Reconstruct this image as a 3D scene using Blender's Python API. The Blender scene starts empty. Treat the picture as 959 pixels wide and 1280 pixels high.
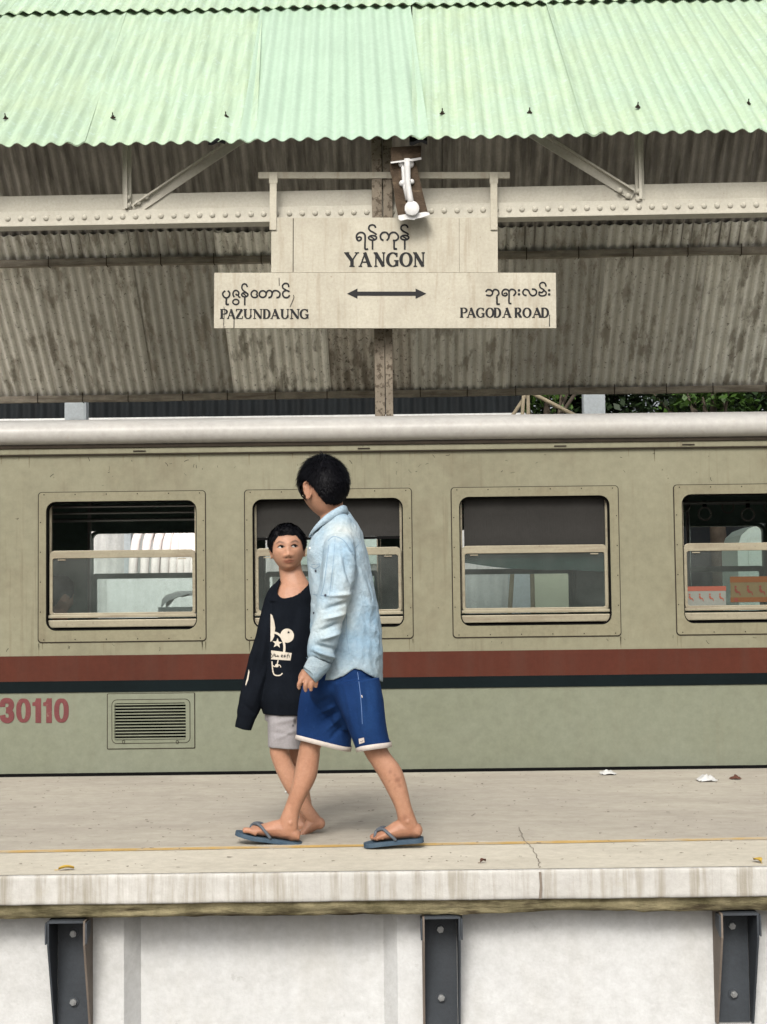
import bpy, bmesh, math, random
import numpy as np
from mathutils import Vector, Matrix, noise
from mathutils.bvhtree import BVHTree
random.seed(7)
S = bpy.context.scene
COL = S.collection
rad = math.radians
# ------------------------------------------------------------------ camera, sky, sun, exposure
FOC = 1924.0                      # focal length in pixels of the 959 x 1280 photograph
TILT, ROLL, EYE = math.atan(115 / FOC), rad(0.68), 0.94
cam = bpy.data.cameras.new('camera'); camo = bpy.data.objects.new('camera', cam); COL.objects.link(camo)
cam.sensor_fit = 'VERTICAL'; cam.sensor_height = 24; cam.lens = FOC / 1280 * 24
cam.clip_start = .1; cam.clip_end = 600
_rt, _up, _fw = Vector((1, 0, 0)), Vector((0, -math.sin(TILT), math.cos(TILT))), Vector((0, math.cos(TILT), math.sin(TILT)))
_r = _rt * math.cos(ROLL) - _up * math.sin(ROLL); _u = _up * math.cos(ROLL) + _rt * math.sin(ROLL)
M = Matrix((( _r.x, _u.x, -_fw.x, 0), (_r.y, _u.y, -_fw.y, 0), (_r.z, _u.z, -_fw.z, EYE), (0, 0, 0, 1)))
camo.matrix_world = M
S.camera = camo
world = bpy.data.worlds.new('World'); S.world = world; world.use_nodes = True
nt = world.node_tree; nt.nodes.clear()
sky = nt.nodes.new('ShaderNodeTexSky'); sky.sky_type = 'NISHITA'; sky.sun_disc = False
SUN_EL, SUN_AZ = rad(39), rad(190)       # azimuth from +Y clockwise: behind the camera, a little to its left
sky.sun_elevation = SUN_EL; sky.sun_rotation = SUN_AZ
sky.air_density = 1.0; sky.dust_density = 6.0; sky.ozone_density = 1.0
hs = nt.nodes.new('ShaderNodeHueSaturation'); hs.inputs['Saturation'].default_value = .3
bg = nt.nodes.new('ShaderNodeBackground'); bg.inputs['Strength'].default_value = .12
wo = nt.nodes.new('ShaderNodeOutputWorld')
nt.links.new(sky.outputs[0], hs.inputs['Color']); nt.links.new(hs.outputs[0], bg.inputs['Color']); nt.links.new(bg.outputs[0], wo.inputs['Surface'])
sl = bpy.data.lights.new('sun', 'SUN'); sl.energy = 1.65; sl.angle = rad(18); sl.color = (1, .96, .9)
so = bpy.data.objects.new('sun', sl); COL.objects.link(so)
sd = Vector((math.sin(SUN_AZ) * math.cos(SUN_EL), math.cos(SUN_AZ) * math.cos(SUN_EL), math.sin(SUN_EL)))
so.rotation_euler = sd.to_track_quat('Z', 'Y').to_euler(); so.location = sd * 30
S.view_settings.view_transform = 'Standard'; S.view_settings.look = 'None'
S.view_settings.exposure = 0.58; S.view_settings.gamma = 1
S.render.resolution_x, S.render.resolution_y = 767, 1024
S.render.engine = 'CYCLES'
S.cycles.max_bounces = 8; S.cycles.transparent_max_bounces = 16; S.cycles.diffuse_bounces = 5

# ------------------------------------------------------------------ helpers
def at(px, py, Y):                       # the place at depth Y that the photograph shows at pixel (px, py)
    d = _r * ((px - 479.5) / FOC) - _u * ((py - 640) / FOC) + _fw
    return Vector((0, 0, EYE)) + d * (Y / d.y)
def onz(px, py, Z):
    d = _r * ((px - 479.5) / FOC) - _u * ((py - 640) / FOC) + _fw
    return Vector((0, 0, EYE)) + d * ((Z - EYE) / d.z)

def tag(o, label=None, cat=None, group=None, kind=None):
    if label: o['label'] = label
    if cat: o['category'] = cat
    if group: o['group'] = group
    if kind: o['kind'] = kind
    return o
def link(name, data, parent=None):
    o = bpy.data.objects.new(name, data); COL.objects.link(o)
    if parent: o.parent = parent
    return o
def empty(name, loc=(0, 0, 0), rot=(0, 0, 0)):
    o = link(name, None); o.location = loc; o.rotation_euler = rot; o.empty_display_size = .1
    return o

class MB:
    def __init__(s): s.v = []; s.f = []
    def add(s, v, f):
        n = len(s.v); s.v += [tuple(p) for p in v]; s.f += [tuple(i + n for i in q) for q in f]; return s
    def box(s, x0, x1, y0, y1, z0, z1, mat=None):
        v = [(x, y, z) for z in (z0, z1) for y in (y0, y1) for x in (x0, x1)]
        if mat is not None: v = [mat @ Vector(p) for p in v]
        return s.add(v, [(0, 2, 3, 1), (4, 5, 7, 6), (0, 1, 5, 4), (2, 6, 7, 3), (0, 4, 6, 2), (1, 3, 7, 5)])
    def bar(s, a, b, w, d, up=(0, 1, 0)):              # a beam from a to b, w wide, d deep along up
        a, b = Vector(a), Vector(b); t = (b - a).normalized(); up = Vector(up)
        side = t.cross(up).normalized(); up = side.cross(t).normalized()
        v = [p + side * sx * w / 2 + up * sy * d / 2 for p in (a, b) for sx, sy in ((-1, -1), (1, -1), (1, 1), (-1, 1))]
        return s.add(v, [(3, 2, 1, 0), (4, 5, 6, 7), (0, 1, 5, 4), (1, 2, 6, 5), (2, 3, 7, 6), (3, 0, 4, 7)])
    def tube(s, pts, r, n=8, cap=True):
        pts = [Vector(p) for p in pts]; k = len(pts); rr = r if hasattr(r, '__len__') else [r] * k
        v = []; pu = None
        for i, p in enumerate(pts):
            t = (pts[min(i + 1, k - 1)] - pts[max(i - 1, 0)]).normalized()
            if pu is None:
                pu = t.orthogonal().normalized()
            pu = (pu - t * pu.dot(t)).normalized(); w = t.cross(pu)
            v += [p + (pu * math.cos(6.28318 * j / n) + w * math.sin(6.28318 * j / n)) * rr[i] for j in range(n)]
        f = [(i * n + j, i * n + (j + 1) % n, (i + 1) * n + (j + 1) % n, (i + 1) * n + j) for i in range(k - 1) for j in range(n)]
        if cap: f += [tuple(range(n - 1, -1, -1)), tuple((k - 1) * n + j for j in range(n))]
        return s.add(v, f)
    def prism(s, poly, y0, y1, axis='y'):              # outline in (x, z) pushed from y0 to y1
        n = len(poly)
        if axis == 'y': v = [(x, y0, z) for x, z in poly] + [(x, y1, z) for x, z in poly]
        else: v = [(y0, a, b) for a, b in poly] + [(y1, a, b) for a, b in poly]
        f = [tuple(range(n)), tuple(range(2 * n - 1, n - 1, -1))] + [(i, i + n, (i + 1) % n + n, (i + 1) % n) for i in range(n)]
        return s.add(v, f)
    def mesh(s, name='m', smooth=False, fix=True):
        m = bpy.data.meshes.new(name); m.from_pydata(s.v, [], s.f)
        if fix:
            b = bmesh.new(); b.from_mesh(m); bmesh.ops.recalc_face_normals(b, faces=b.faces); b.to_mesh(m); b.free()
        if smooth: m.polygons.foreach_set('use_smooth', [True] * len(m.polygons))
        m.update(); return m
    def build(s, name, mat, parent=None, smooth=False, bevel=0, auto=False):
        m = s.mesh(name, smooth)
        if bevel:
            b = bmesh.new(); b.from_mesh(m)
            bmesh.ops.bevel(b, geom=[e for e in b.edges if e.is_manifold and e.calc_face_angle(0) > .5], offset=bevel, segments=2, affect='EDGES', profile=.6)
            b.to_mesh(m); b.free()
        if auto: m.set_sharp_from_angle(angle=rad(35)) if smooth else None
        m.materials.append(mat); return link(name, m, parent)
def share(name, mesh, parent, loc=(0, 0, 0), rot=(0, 0, 0)):
    o = link(name, mesh, parent); o.location = loc; o.rotation_euler = rot; return o

def crom(pts, n=6, closed=False):         # smooth curve through points of any dimension
    P = [np.array(p, float) for p in pts]; k = len(P); out = []
    for i in range(k if closed else k - 1):
        if closed: p0, p1, p2, p3 = P[i - 1], P[i], P[(i + 1) % k], P[(i + 2) % k]
        else: p0, p1, p2, p3 = P[max(i - 1, 0)], P[i], P[i + 1], P[min(i + 2, k - 1)]
        for j in range(n):
            t = j / n
            out.append(.5 * ((2 * p1) + (p2 - p0) * t + (2 * p0 - 5 * p1 + 4 * p2 - p3) * t * t + (3 * p1 - p0 - 3 * p2 + p3) * t ** 3))
    if not closed: out.append(P[-1])
    return out

# ------------------------------------------------------------------ materials
MATS = {}
class NT:
    def __init__(s, name):
        s.m = bpy.data.materials.new(name); s.m.use_nodes = True; s.t = s.m.node_tree; s.n = s.t.nodes; s.n.clear()
        s.out = s.n.new('ShaderNodeOutputMaterial')
        MATS[name] = s.m
    def new(s, typ, **kw):
        n = s.n.new(typ)
        for k, v in kw.items():
            if k in n.inputs.keys(): n.inputs[k].default_value = v
            else: setattr(n, k, v)
        return n
    def l(s, a, b): s.t.links.new(a, b)
    def coords(s, scale=(1, 1, 1), rnd=True):
        tc = s.new('ShaderNodeTexCoord'); mp = s.new('ShaderNodeMapping'); mp.inputs['Scale'].default_value = scale
        if rnd:
            oi = s.new('ShaderNodeObjectInfo'); mu = s.new('ShaderNodeMath', operation='MULTIPLY'); mu.inputs[1].default_value = 37.
            s.l(oi.outputs['Random'], mu.inputs[0]); cx = s.new('ShaderNodeCombineXYZ'); s.l(mu.outputs[0], cx.inputs[0]); s.l(mu.outputs[0], cx.inputs[2])
            s.l(cx.outputs[0], mp.inputs['Location'])
        s.l(tc.outputs['Object'], mp.inputs['Vector']); return mp.outputs[0]
    def noise(s, vec, scale, detail=4, rough=.6):
        n = s.new('ShaderNodeTexNoise'); n.inputs['Scale'].default_value = scale; n.inputs['Detail'].default_value = detail; n.inputs['Roughness'].default_value = rough
        s.l(vec, n.inputs['Vector']); return n.outputs['Fac']
    def ramp(s, fac, a, b, ca=(0, 0, 0, 1), cb=(1, 1, 1, 1)):
        r = s.new('ShaderNodeValToRGB'); e = r.color_ramp.elements
        e[0].position = a; e[1].position = b; e[0].color = ca; e[1].color = cb; s.l(fac, r.inputs[0]); return r.outputs[0]
    def mix(s, fac, a, b, mode='MIX'):
        m = s.new('ShaderNodeMixRGB', blend_type=mode)
        for i, x in ((0, fac), (1, a), (2, b)):
            if hasattr(x, 'is_linked') or hasattr(x, 'links'): s.l(x, m.inputs[i])
            elif i == 0: m.inputs[0].default_value = x
            else: m.inputs[i].default_value = (*x[:3], 1)
        return m.outputs[0]

def mat(name, col, rough=.65, var=.25, scale=3., col2=None, streak=0, streak_col=(.08, .06, .04), sscale=(9, 9, .7), sthr=(.5, .75),
        spots=0, spot_col=(.05, .04, .03), spscale=28, spthr=(.62, .7), bump=.0, bscale=60, bstretch=(1, 1, 1), metal=0, drip=0, rib=None, spec=.25, rvar=0., objvar=0., attr=None, sheen=0):
    k = NT(name); v = k.coords()
    c2 = col2 or tuple(x * (1 - var) for x in col)
    c = k.mix(k.ramp(k.noise(v, scale, 6), .32, .68), col, c2)
    fine = k.ramp(k.noise(v, scale * 14, 5, .75), .3, .7, (.84, .83, .82, 1), (1.1, 1.1, 1.1, 1))
    c = k.mix(.8, c, fine, 'MULTIPLY')
    if attr:
        a = k.new('ShaderNodeAttribute', attribute_name=attr); c = k.mix(1, c, a.outputs['Color'], 'MULTIPLY')
    if objvar:
        oi = k.new('ShaderNodeObjectInfo')
        rr = k.ramp(oi.outputs['Random'], 0, 1, (1 - objvar,) * 3 + (1,), (1 + objvar,) * 3 + (1,)); c = k.mix(1, c, rr, 'MULTIPLY')
    if streak:
        vs = k.coords(sscale); f = k.ramp(k.noise(vs, 1., 5, .65), sthr[0], sthr[1], (0, 0, 0, 1), (streak,) * 3 + (1,)); c = k.mix(f, c, streak_col)
    if drip:
        vs = k.coords((34, 34, 1.1)); f = k.ramp(k.noise(vs, 1., 4, .7), .52, .72, (0, 0, 0, 1), (drip,) * 3 + (1,)); g_ = k.ramp(k.noise(v, 1.7, 3), .4, .62); c = k.mix(k.mix(1, f, g_, 'MULTIPLY'), c, streak_col)
    if rib:                              # rib shade painted into the colour of the corrugations, broken up by noise
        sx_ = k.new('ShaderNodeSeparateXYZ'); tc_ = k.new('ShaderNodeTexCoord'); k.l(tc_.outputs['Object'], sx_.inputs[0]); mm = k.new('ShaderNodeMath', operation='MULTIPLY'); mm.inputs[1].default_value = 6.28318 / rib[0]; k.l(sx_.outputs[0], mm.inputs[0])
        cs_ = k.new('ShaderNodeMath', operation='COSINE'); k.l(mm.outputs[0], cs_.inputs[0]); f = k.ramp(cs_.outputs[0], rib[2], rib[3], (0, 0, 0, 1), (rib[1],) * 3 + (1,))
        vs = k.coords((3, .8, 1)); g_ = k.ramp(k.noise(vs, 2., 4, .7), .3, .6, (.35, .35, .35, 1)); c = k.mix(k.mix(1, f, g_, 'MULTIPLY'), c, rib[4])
    if spots:
        f = k.ramp(k.noise(v, spscale, 4, .7), spthr[0], spthr[1], (0, 0, 0, 1), (spots,) * 3 + (1,)); c = k.mix(f, c, spot_col)
    p = k.new('ShaderNodeBsdfPrincipled'); k.l(c, p.inputs['Base Color']); p.inputs['Roughness'].default_value = rough; p.inputs['Metallic'].default_value = metal
    p.inputs['Specular IOR Level'].default_value = spec
    if sheen: p.inputs['Sheen Weight'].default_value = sheen
    if rvar: k.l(k.ramp(k.noise(v, scale * 2.3, 4), .3, .7, (rough - rvar,) * 3 + (1,), (rough + rvar,) * 3 + (1,)), p.inputs['Roughness'])
    if bump:
        b = k.new('ShaderNodeBump'); b.inputs['Strength'].default_value = bump; b.inputs['Distance'].default_value = .01
        vb = k.coords(bstretch); k.l(k.noise(vb, bscale, 5, .65), b.inputs['Height']); k.l(b.outputs[0], p.inputs['Normal'])
    k.l(p.outputs[0], k.out.inputs['Surface']); return k.m

def glass_mat(name, tint, refl=1.0, haze=0.):
    k = NT(name); tr = k.new('ShaderNodeBsdfTransparent'); tr.inputs[0].default_value = (*tint, 1)
    gl = k.new('ShaderNodeBsdfGlossy'); gl.inputs['Roughness'].default_value = .03
    fr = k.new('ShaderNodeFresnel'); fr.inputs[0].default_value = 1.5
    mx = k.new('ShaderNodeMixShader'); k.l(fr.outputs[0], mx.inputs[0]); k.l(tr.outputs[0], mx.inputs[1]); k.l(gl.outputs[0], mx.inputs[2])
    last = mx.outputs[0]
    if haze:                             # a film of dust on the pane
        df = k.new('ShaderNodeBsdfDiffuse'); df.inputs[0].default_value = (.5, .55, .52, 1)
        v = k.coords(); f = k.ramp(k.noise(v, 5, 5), .35, .75, (haze * .5,) * 3 + (1,), (haze * 1.6,) * 3 + (1,))
        m2 = k.new('ShaderNodeMixShader'); k.l(f, m2.inputs[0]); k.l(last, m2.inputs[1]); k.l(df.outputs[0], m2.inputs[2]); last = m2.outputs[0]
    k.l(last, k.out.inputs['Surface']); return k.m

CREAM = (.190, .183, .124)
m_train = mat('train_paint', CREAM, .5, .16, 1.3, col2=(.160, .152, .100), drip=.5, streak=.48, streak_col=(.095, .068, .038), sscale=(2.2, 2.2, 1.5), sthr=(.52, .8), spots=.8, spscale=16, spthr=(.7, .73), spot_col=(.05, .035, .02), bump=.06, bscale=9, rvar=.1)
m_train_low = mat('train_paint_lower', (.163, .175, .130), .5, .1, 1.1, col2=(.143, .153, .106), drip=.18, streak=.15, streak_col=(.14, .12, .08), sscale=(2, 2, 1.2), sthr=(.55, .8), bump=.05, bscale=8, rvar=.1)
m_frame = mat('window_frame_paint', (.188, .175, .114), .5, .15, 3, drip=.3, streak=.5, streak_col=(.095, .072, .042), sscale=(4, 4, 3), sthr=(.52, .8), spots=.35, spscale=30, spot_col=(.1, .07, .04), bump=.06, bscale=20)
m_sash = mat('sash_aluminium', (.27, .245, .175), .45, .2, 5, streak=.55, streak_col=(.13, .09, .06), sscale=(3, 20, 30), sthr=(.48, .75), spots=.4, spscale=30, spot_col=(.08, .06, .04), metal=.15)
m_maroon = mat('maroon_band', (.072, .0195, .011), .5, .25, 2.2, streak=.3, streak_col=(.06, .035, .025), drip=.2, spec=.12, rvar=.1)
m_dgreen = mat('dark_green_band', (.004, .008, .009), .5, .3, 2, spec=.06)
m_number = mat('number_paint', (.135, .035, .036), .55, .25, 9, spots=.25, spscale=40, spot_col=(.3, .28, .2))
m_rooft = mat('carriage_roof_paint', (.37, .36, .335), .38, .12, 1.5, streak=.25, streak_col=(.3, .27, .22), sscale=(1.2, 6, 6), sthr=(.5, .8), spots=.25, spscale=20, spot_col=(.3, .26, .2), bump=.04, bscale=10, rvar=.08)
m_black = mat('black_rubber', (.005, .005, .005), .7, .3, 8, spec=.05)
m_seam = mat('grime_seam', (.03, .022, .014), .8, .4, 12)
m_int = mat('interior_mint', (.22, .32, .28), .55, .2, 2)
m_int_dark = mat('interior_ceiling', (.02, .021, .021), .5, .2, 2)
m_floor_int = mat('interior_floor', (.09, .08, .07), .7)
m_chrome = mat('rail_steel', (.4, .4, .4), .3, .1, 4, metal=.9)
m_strap = mat('strap_plastic', (.22, .22, .2), .4)
m_glass = glass_mat('lower_glass', (.85, .89, .875), haze=.032)
m_glass_far = glass_mat('far_glass', (.91, .94, .935), haze=.032)
m_blind = mat('grey_blind', (.020, .019, .017), .8, .15, 3, bump=.15, bscale=200, bstretch=(1, 1, .05))
m_blind_green = mat('green_curtain', (.025, .055, .05), .85, .2, 3, bump=.15, bscale=120, bstretch=(1, 1, .05))
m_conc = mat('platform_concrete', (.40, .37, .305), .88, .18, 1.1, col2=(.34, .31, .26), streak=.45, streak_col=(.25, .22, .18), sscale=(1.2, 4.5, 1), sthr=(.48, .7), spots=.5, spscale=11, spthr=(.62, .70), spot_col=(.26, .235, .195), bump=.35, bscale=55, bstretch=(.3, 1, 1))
m_edge = mat('slab_edge_whitewash', (.47, .46, .43), .85, .16, 1.6, streak=.8, streak_col=(.24, .215, .165), sscale=(24, 10, 1.3), sthr=(.47, .68), drip=.4, spots=.5, spscale=9, spthr=(.62, .74), spot_col=(.34, .32, .26), bump=.3, bscale=30)
m_moss = mat('mossy_concrete', (.32, .28, .165), .95, .5, 9, col2=(.10, .088, .043), streak=.95, streak_col=(.055, .042, .024), sscale=(5, 20, 26), sthr=(.5, .66), bump=.9, bscale=26, bstretch=(.35, 1, 1))
m_wall = mat('whitewashed_wall', (.505, .513, .51), .9, .1, 1.6, col2=(.45, .452, .44), streak=.35, streak_col=(.36, .34, .29), sscale=(3.5, 3, 1.1), sthr=(.5, .74), spots=.3, spscale=17, spthr=(.66, .70), spot_col=(.28, .27, .25), bump=.6, bscale=11)
m_yellow = mat('yellow_line_paint', (.52, .345, .12), .85, .2, 7, spots=.9, spscale=5, spthr=(.46, .66), spot_col=(.41, .36, .28))
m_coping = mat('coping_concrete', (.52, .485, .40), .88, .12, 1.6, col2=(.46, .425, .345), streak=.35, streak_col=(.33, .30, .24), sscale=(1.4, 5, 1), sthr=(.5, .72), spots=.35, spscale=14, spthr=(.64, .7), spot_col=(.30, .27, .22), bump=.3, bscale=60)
m_crack = mat('crack_dirt', (.19, .16, .13), .95)
m_steel = mat('bracket_steel', (.045, .052, .060), .5, .3, 5, streak=.35, streak_col=(.045, .045, .05), sscale=(10, 10, 2), spots=.3, spscale=50, spot_col=(.03, .03, .03), bump=.1, bscale=90)
m_rustd = mat('bracket_side_rust', (.17, .14, .115), .7, .3, 8, spots=.4, spot_col=(.07, .05, .04))
m_bolt = mat('bolt_galvanised', (.35, .36, .36), .4, .2, 20, metal=.7)
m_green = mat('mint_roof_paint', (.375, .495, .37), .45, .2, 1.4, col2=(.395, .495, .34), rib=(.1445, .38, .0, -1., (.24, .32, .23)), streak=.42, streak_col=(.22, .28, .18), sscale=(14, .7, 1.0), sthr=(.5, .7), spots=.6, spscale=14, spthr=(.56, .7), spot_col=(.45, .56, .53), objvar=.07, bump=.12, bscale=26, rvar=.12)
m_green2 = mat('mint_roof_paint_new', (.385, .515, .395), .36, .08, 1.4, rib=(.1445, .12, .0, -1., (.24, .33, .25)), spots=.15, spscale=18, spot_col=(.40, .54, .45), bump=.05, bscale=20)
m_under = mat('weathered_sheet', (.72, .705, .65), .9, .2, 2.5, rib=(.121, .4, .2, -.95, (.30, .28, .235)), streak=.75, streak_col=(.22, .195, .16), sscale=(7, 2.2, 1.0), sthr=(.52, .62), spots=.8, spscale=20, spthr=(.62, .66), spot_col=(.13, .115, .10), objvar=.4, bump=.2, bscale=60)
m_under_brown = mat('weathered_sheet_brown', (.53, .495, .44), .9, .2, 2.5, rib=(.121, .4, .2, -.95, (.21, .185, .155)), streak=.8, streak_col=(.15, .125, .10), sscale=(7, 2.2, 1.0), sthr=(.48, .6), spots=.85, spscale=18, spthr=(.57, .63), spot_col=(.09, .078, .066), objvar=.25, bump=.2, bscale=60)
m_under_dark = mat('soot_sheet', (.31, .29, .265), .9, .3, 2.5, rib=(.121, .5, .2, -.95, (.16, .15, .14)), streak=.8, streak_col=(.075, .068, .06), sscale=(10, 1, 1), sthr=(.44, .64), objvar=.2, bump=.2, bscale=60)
m_girder = mat('girder_paint', (.43, .41, .345), .6, .14, 3, streak=.25, streak_col=(.22, .18, .13), sscale=(6, 6, 1.2), sthr=(.54, .8), spots=.5, spscale=34, spthr=(.68, .72), spot_col=(.13, .09, .06), bump=.1, bscale=40)
m_purlin = mat('purlin_timber', (.27, .24, .195), .9, .4, 6, streak=.7, streak_col=(.075, .06, .045), sscale=(2, 16, 16), sthr=(.45, .65), bump=.5, bscale=40, bstretch=(.15, 1, 1))
m_post = mat('post_peeling', (.20, .17, .13), .9, .3, 9, spots=.95, spscale=20, spthr=(.52, .58), spot_col=(.065, .05, .035), bump=.4, bscale=40)
m_sign = mat('sign_board_cream', (.425, .40, .325), .7, .14, 3, col2=(.35, .325, .26), streak=.6, streak_col=(.22, .17, .11), sscale=(13, 10, 1.2), sthr=(.52, .75), spots=.7, spscale=26, spthr=(.66, .72), spot_col=(.2, .145, .09), bump=.08, bscale=60)
m_ink = mat('sign_black', (.006, .006, .007), .6, .2, 20)
m_woodd = mat('worn_board', (.085, .06, .04), .95, .5, 14, col2=(.04, .028, .018), streak=.6, streak_col=(.20, .15, .095), sscale=(6, 6, 30), sthr=(.56, .72), bump=.9, bscale=30, bstretch=(1, 1, 4))
m_lampw = mat('lamp_white_paint', (.60, .60, .59), .6, .12, 14, streak=.4, streak_col=(.3, .27, .22), sscale=(20, 20, 4), bump=.2, bscale=60)
m_postw = mat('white_blue_post', (.60, .66, .70), .6, .06, 2)
m_shed = mat('dark_shed_sheet', (.009, .012, .014), .8, .4, 2, streak=.6, streak_col=(.012, .012, .012), sscale=(8, 1, .6))
m_shedlow = mat('grey_low_wall', (.66, .67, .66), .85, .15, 2, streak=.4, streak_col=(.40, .42, .41), sscale=(10, 2, .5))
m_duct = mat('white_duct', (.80, .74, .72), .6, .12, 4)
m_minttrain = mat('far_mint_paint', (.50, .62, .57), .5, .1, 2)
m_yellowp = mat('pale_yellow_panel', (.72, .74, .57), .8, .12, 2)
m_ground = mat('track_ballast', (.16, .145, .13), .95, .4, 8, spots=.6, spscale=30, spot_col=(.06, .055, .05), bump=.8, bscale=25)
m_leafA = mat('leaf_dark', (.018, .036, .011), .55, .4, 3)
m_leafB = mat('leaf_light', (.06, .125, .02), .5, .4, 3)
m_bark = mat('bark', (.10, .08, .06), .9, .4, 8)
m_bamboo = mat('bamboo_pole', (.38, .32, .22), .6, .25, 5)
m_paper = mat('litter_white', (.55, .55, .53), .7, .1, 20)
m_litter_brown = mat('litter_brown', (.11, .045, .03), .8)
m_leafy = mat('dry_leaf_yellow', (.55, .36, .06), .7, .3, 30)
# ------------------------------------------------------------------ ground and platforms
MB().add([(-250, -120, -1.1), (250, -120, -1.1), (250, 400, -1.1), (-250, 400, -1.1)], [(0, 1, 2, 3)]).build('ground', m_ground)
tag(bpy.data.objects['ground'], kind='structure')
YE, YW, YF, YT = 5.475, 5.645, 8.66, 8.741     # slab edge, wall below it, far edge of the platform, carriage side
XL, XR = -9, 9
def strip_sheet(x0, x1, y0, y1, z, nx, ny):
    v = [(x0 + (x1 - x0) * i / nx, y0 + (y1 - y0) * j / ny, z) for j in range(ny + 1) for i in range(nx + 1)]
    return v, [(j * (nx + 1) + i, j * (nx + 1) + i + 1, (j + 1) * (nx + 1) + i + 1, (j + 1) * (nx + 1) + i) for j in range(ny) for i in range(nx)]
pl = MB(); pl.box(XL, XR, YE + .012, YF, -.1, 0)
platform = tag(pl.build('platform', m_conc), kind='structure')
# the whitewashed front edge of the slab: a slightly uneven lip
def lip():
    b = MB(); n = 360; v = []
    rnd = lambda x, s: noise.noise(Vector((x * 3.1, s, 0))) * .004 + noise.noise(Vector((x * 14, s + 9, 0))) * .002
    prof = [(.05, .0006), (.02, .0006), (.008, .0004), (.002, -.002), (0, -.007), (0, -.016), (0, -.05), (0, -.086), (0, -.095), (.003, -.101), (.06, -.104)]
    for i in range(n + 1):
        x = XL + (XR - XL) * i / n
        for j, (dy, dz) in enumerate(prof):
            e = rnd(x, j * .2) if 0 < j < 10 else 0
            v.append((x, YE + dy + e * .7, dz + (e * .5 if j in (3, 4, 8, 9) else 0)))
    k = len(prof)
    return b.add(v, [(i * k + j, (i + 1) * k + j, (i + 1) * k + j + 1, i * k + j + 1) for i in range(n) for j in range(k - 1)])
lip().build('slab_edge', m_edge, platform, smooth=True)
def mossb():
    b = MB(); n = 420; v = []; k = 6
    for i in range(n + 1):
        x = XL + (XR - XL) * i / n
        for j in range(k):
            t = j / (k - 1); e = noise.noise(Vector((x * 2.3, t * 3, 3))) * .012 + noise.noise(Vector((x * 17, t * 5, 7))) * .006
            v.append((x, YE + .012 + t * .03 + e, -.1 - t * .055 + (e * .6 if j == k - 1 else 0)))
        v.append((x, YE + .165, -.160))
    k += 1
    return b.add(v, [(i * k + j, (i + 1) * k + j, (i + 1) * k + j + 1, i * k + j + 1) for i in range(n) for j in range(k - 1)])
mossb().build('mossy_ledge', m_moss, platform, smooth=True)
# painted yellow line along the edge, and an old crack in the slab
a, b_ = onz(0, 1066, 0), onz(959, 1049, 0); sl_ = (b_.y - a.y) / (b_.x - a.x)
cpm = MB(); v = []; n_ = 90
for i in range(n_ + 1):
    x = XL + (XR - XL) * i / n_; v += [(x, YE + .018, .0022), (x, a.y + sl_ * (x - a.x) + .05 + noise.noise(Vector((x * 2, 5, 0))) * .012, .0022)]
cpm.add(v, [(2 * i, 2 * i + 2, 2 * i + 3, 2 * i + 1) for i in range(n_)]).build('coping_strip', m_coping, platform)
yl = MB(); v = []; n = 160
for i in range(n + 1):
    x = XL + (XR - XL) * i / n; y = a.y + sl_ * (x - a.x); w = .06 + noise.noise(Vector((x * 5, 0, 0))) * .014
    v += [(x, y - w / 2 + noise.noise(Vector((x * 9, 2, 0))) * .005, .004), (x, y + w / 2, .004)]
yl.add(v, [(2 * i, 2 * i + 2, 2 * i + 3, 2 * i + 1) for i in range(n)]).build('yellow_line', m_yellow, platform)
def crack(pts, w, name='crack', z=.0045):
    b = MB(); v = []
    pts = crom([(p.x, p.y) for p in pts], 8)
    for i, p in enumerate(pts):
        j = noise.noise(Vector((i * .9, p[0] * 5, 0))) * .012; ww = w * (.6 + .6 * abs(noise.noise(Vector((i * .5, 4, 0)))))
        v += [(p[0] + j - ww / 2, p[1], z), (p[0] + j + ww / 2, p[1] , z)]
    return b.add(v, [(2 * i, 2 * i + 1, 2 * i + 3, 2 * i + 2) for i in range(len(pts) - 1)]).build(name, m_crack, platform)
crack([onz(648, 1035, 0), onz(655, 1050, 0), onz(668, 1065, 0), onz(673, 1078, 0), onz(675, 1086, 0)], .0042)
cf = MB(); x0 = at(675, 1090, YE).x
cf.prism([(x0 - .004, -.006), (x0 + .004, -.006), (x0 + .007, -.06), (x0 + .003, -.098), (x0 - .005, -.098), (x0 - .001, -.05)], YE - .009, YE + .004).build('crack', m_crack, platform)
for px, h in ():
    x0 = at(px, 1100, YE).x
    MB().prism([(x0 - .002, -.008), (x0 + .002, -.008), (x0 + .003, -.03 - h * .5), (x0, -.04 - h)], YE - .008, YE + .004).build('crack', m_crack, platform)
# scored lines in the concrete (shallow brushed bands) and dirt specks: fine stuff lying on the slab
sp = MB()
for i in range(800):
    x = random.uniform(-2.6, 2.6); y = random.uniform(5.6, 8.6); r = random.uniform(.0015, .0055) * (1.6 if random.random() < .1 else 1); k = random.randint(4, 6); a0 = random.random() * 6
    sp.add([(x + math.cos(a0 + 6.28 * j / k) * r * random.uniform(.6, 2.2), y + math.sin(a0 + 6.28 * j / k) * r * random.uniform(.6, 1.2), .0035 + .003 * random.random()) for j in range(k)], [tuple(range(k))])
tag(sp.build('dirt_specks', m_crack), 'dark grit and specks scattered over the concrete platform', 'grit', kind='stuff')
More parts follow.
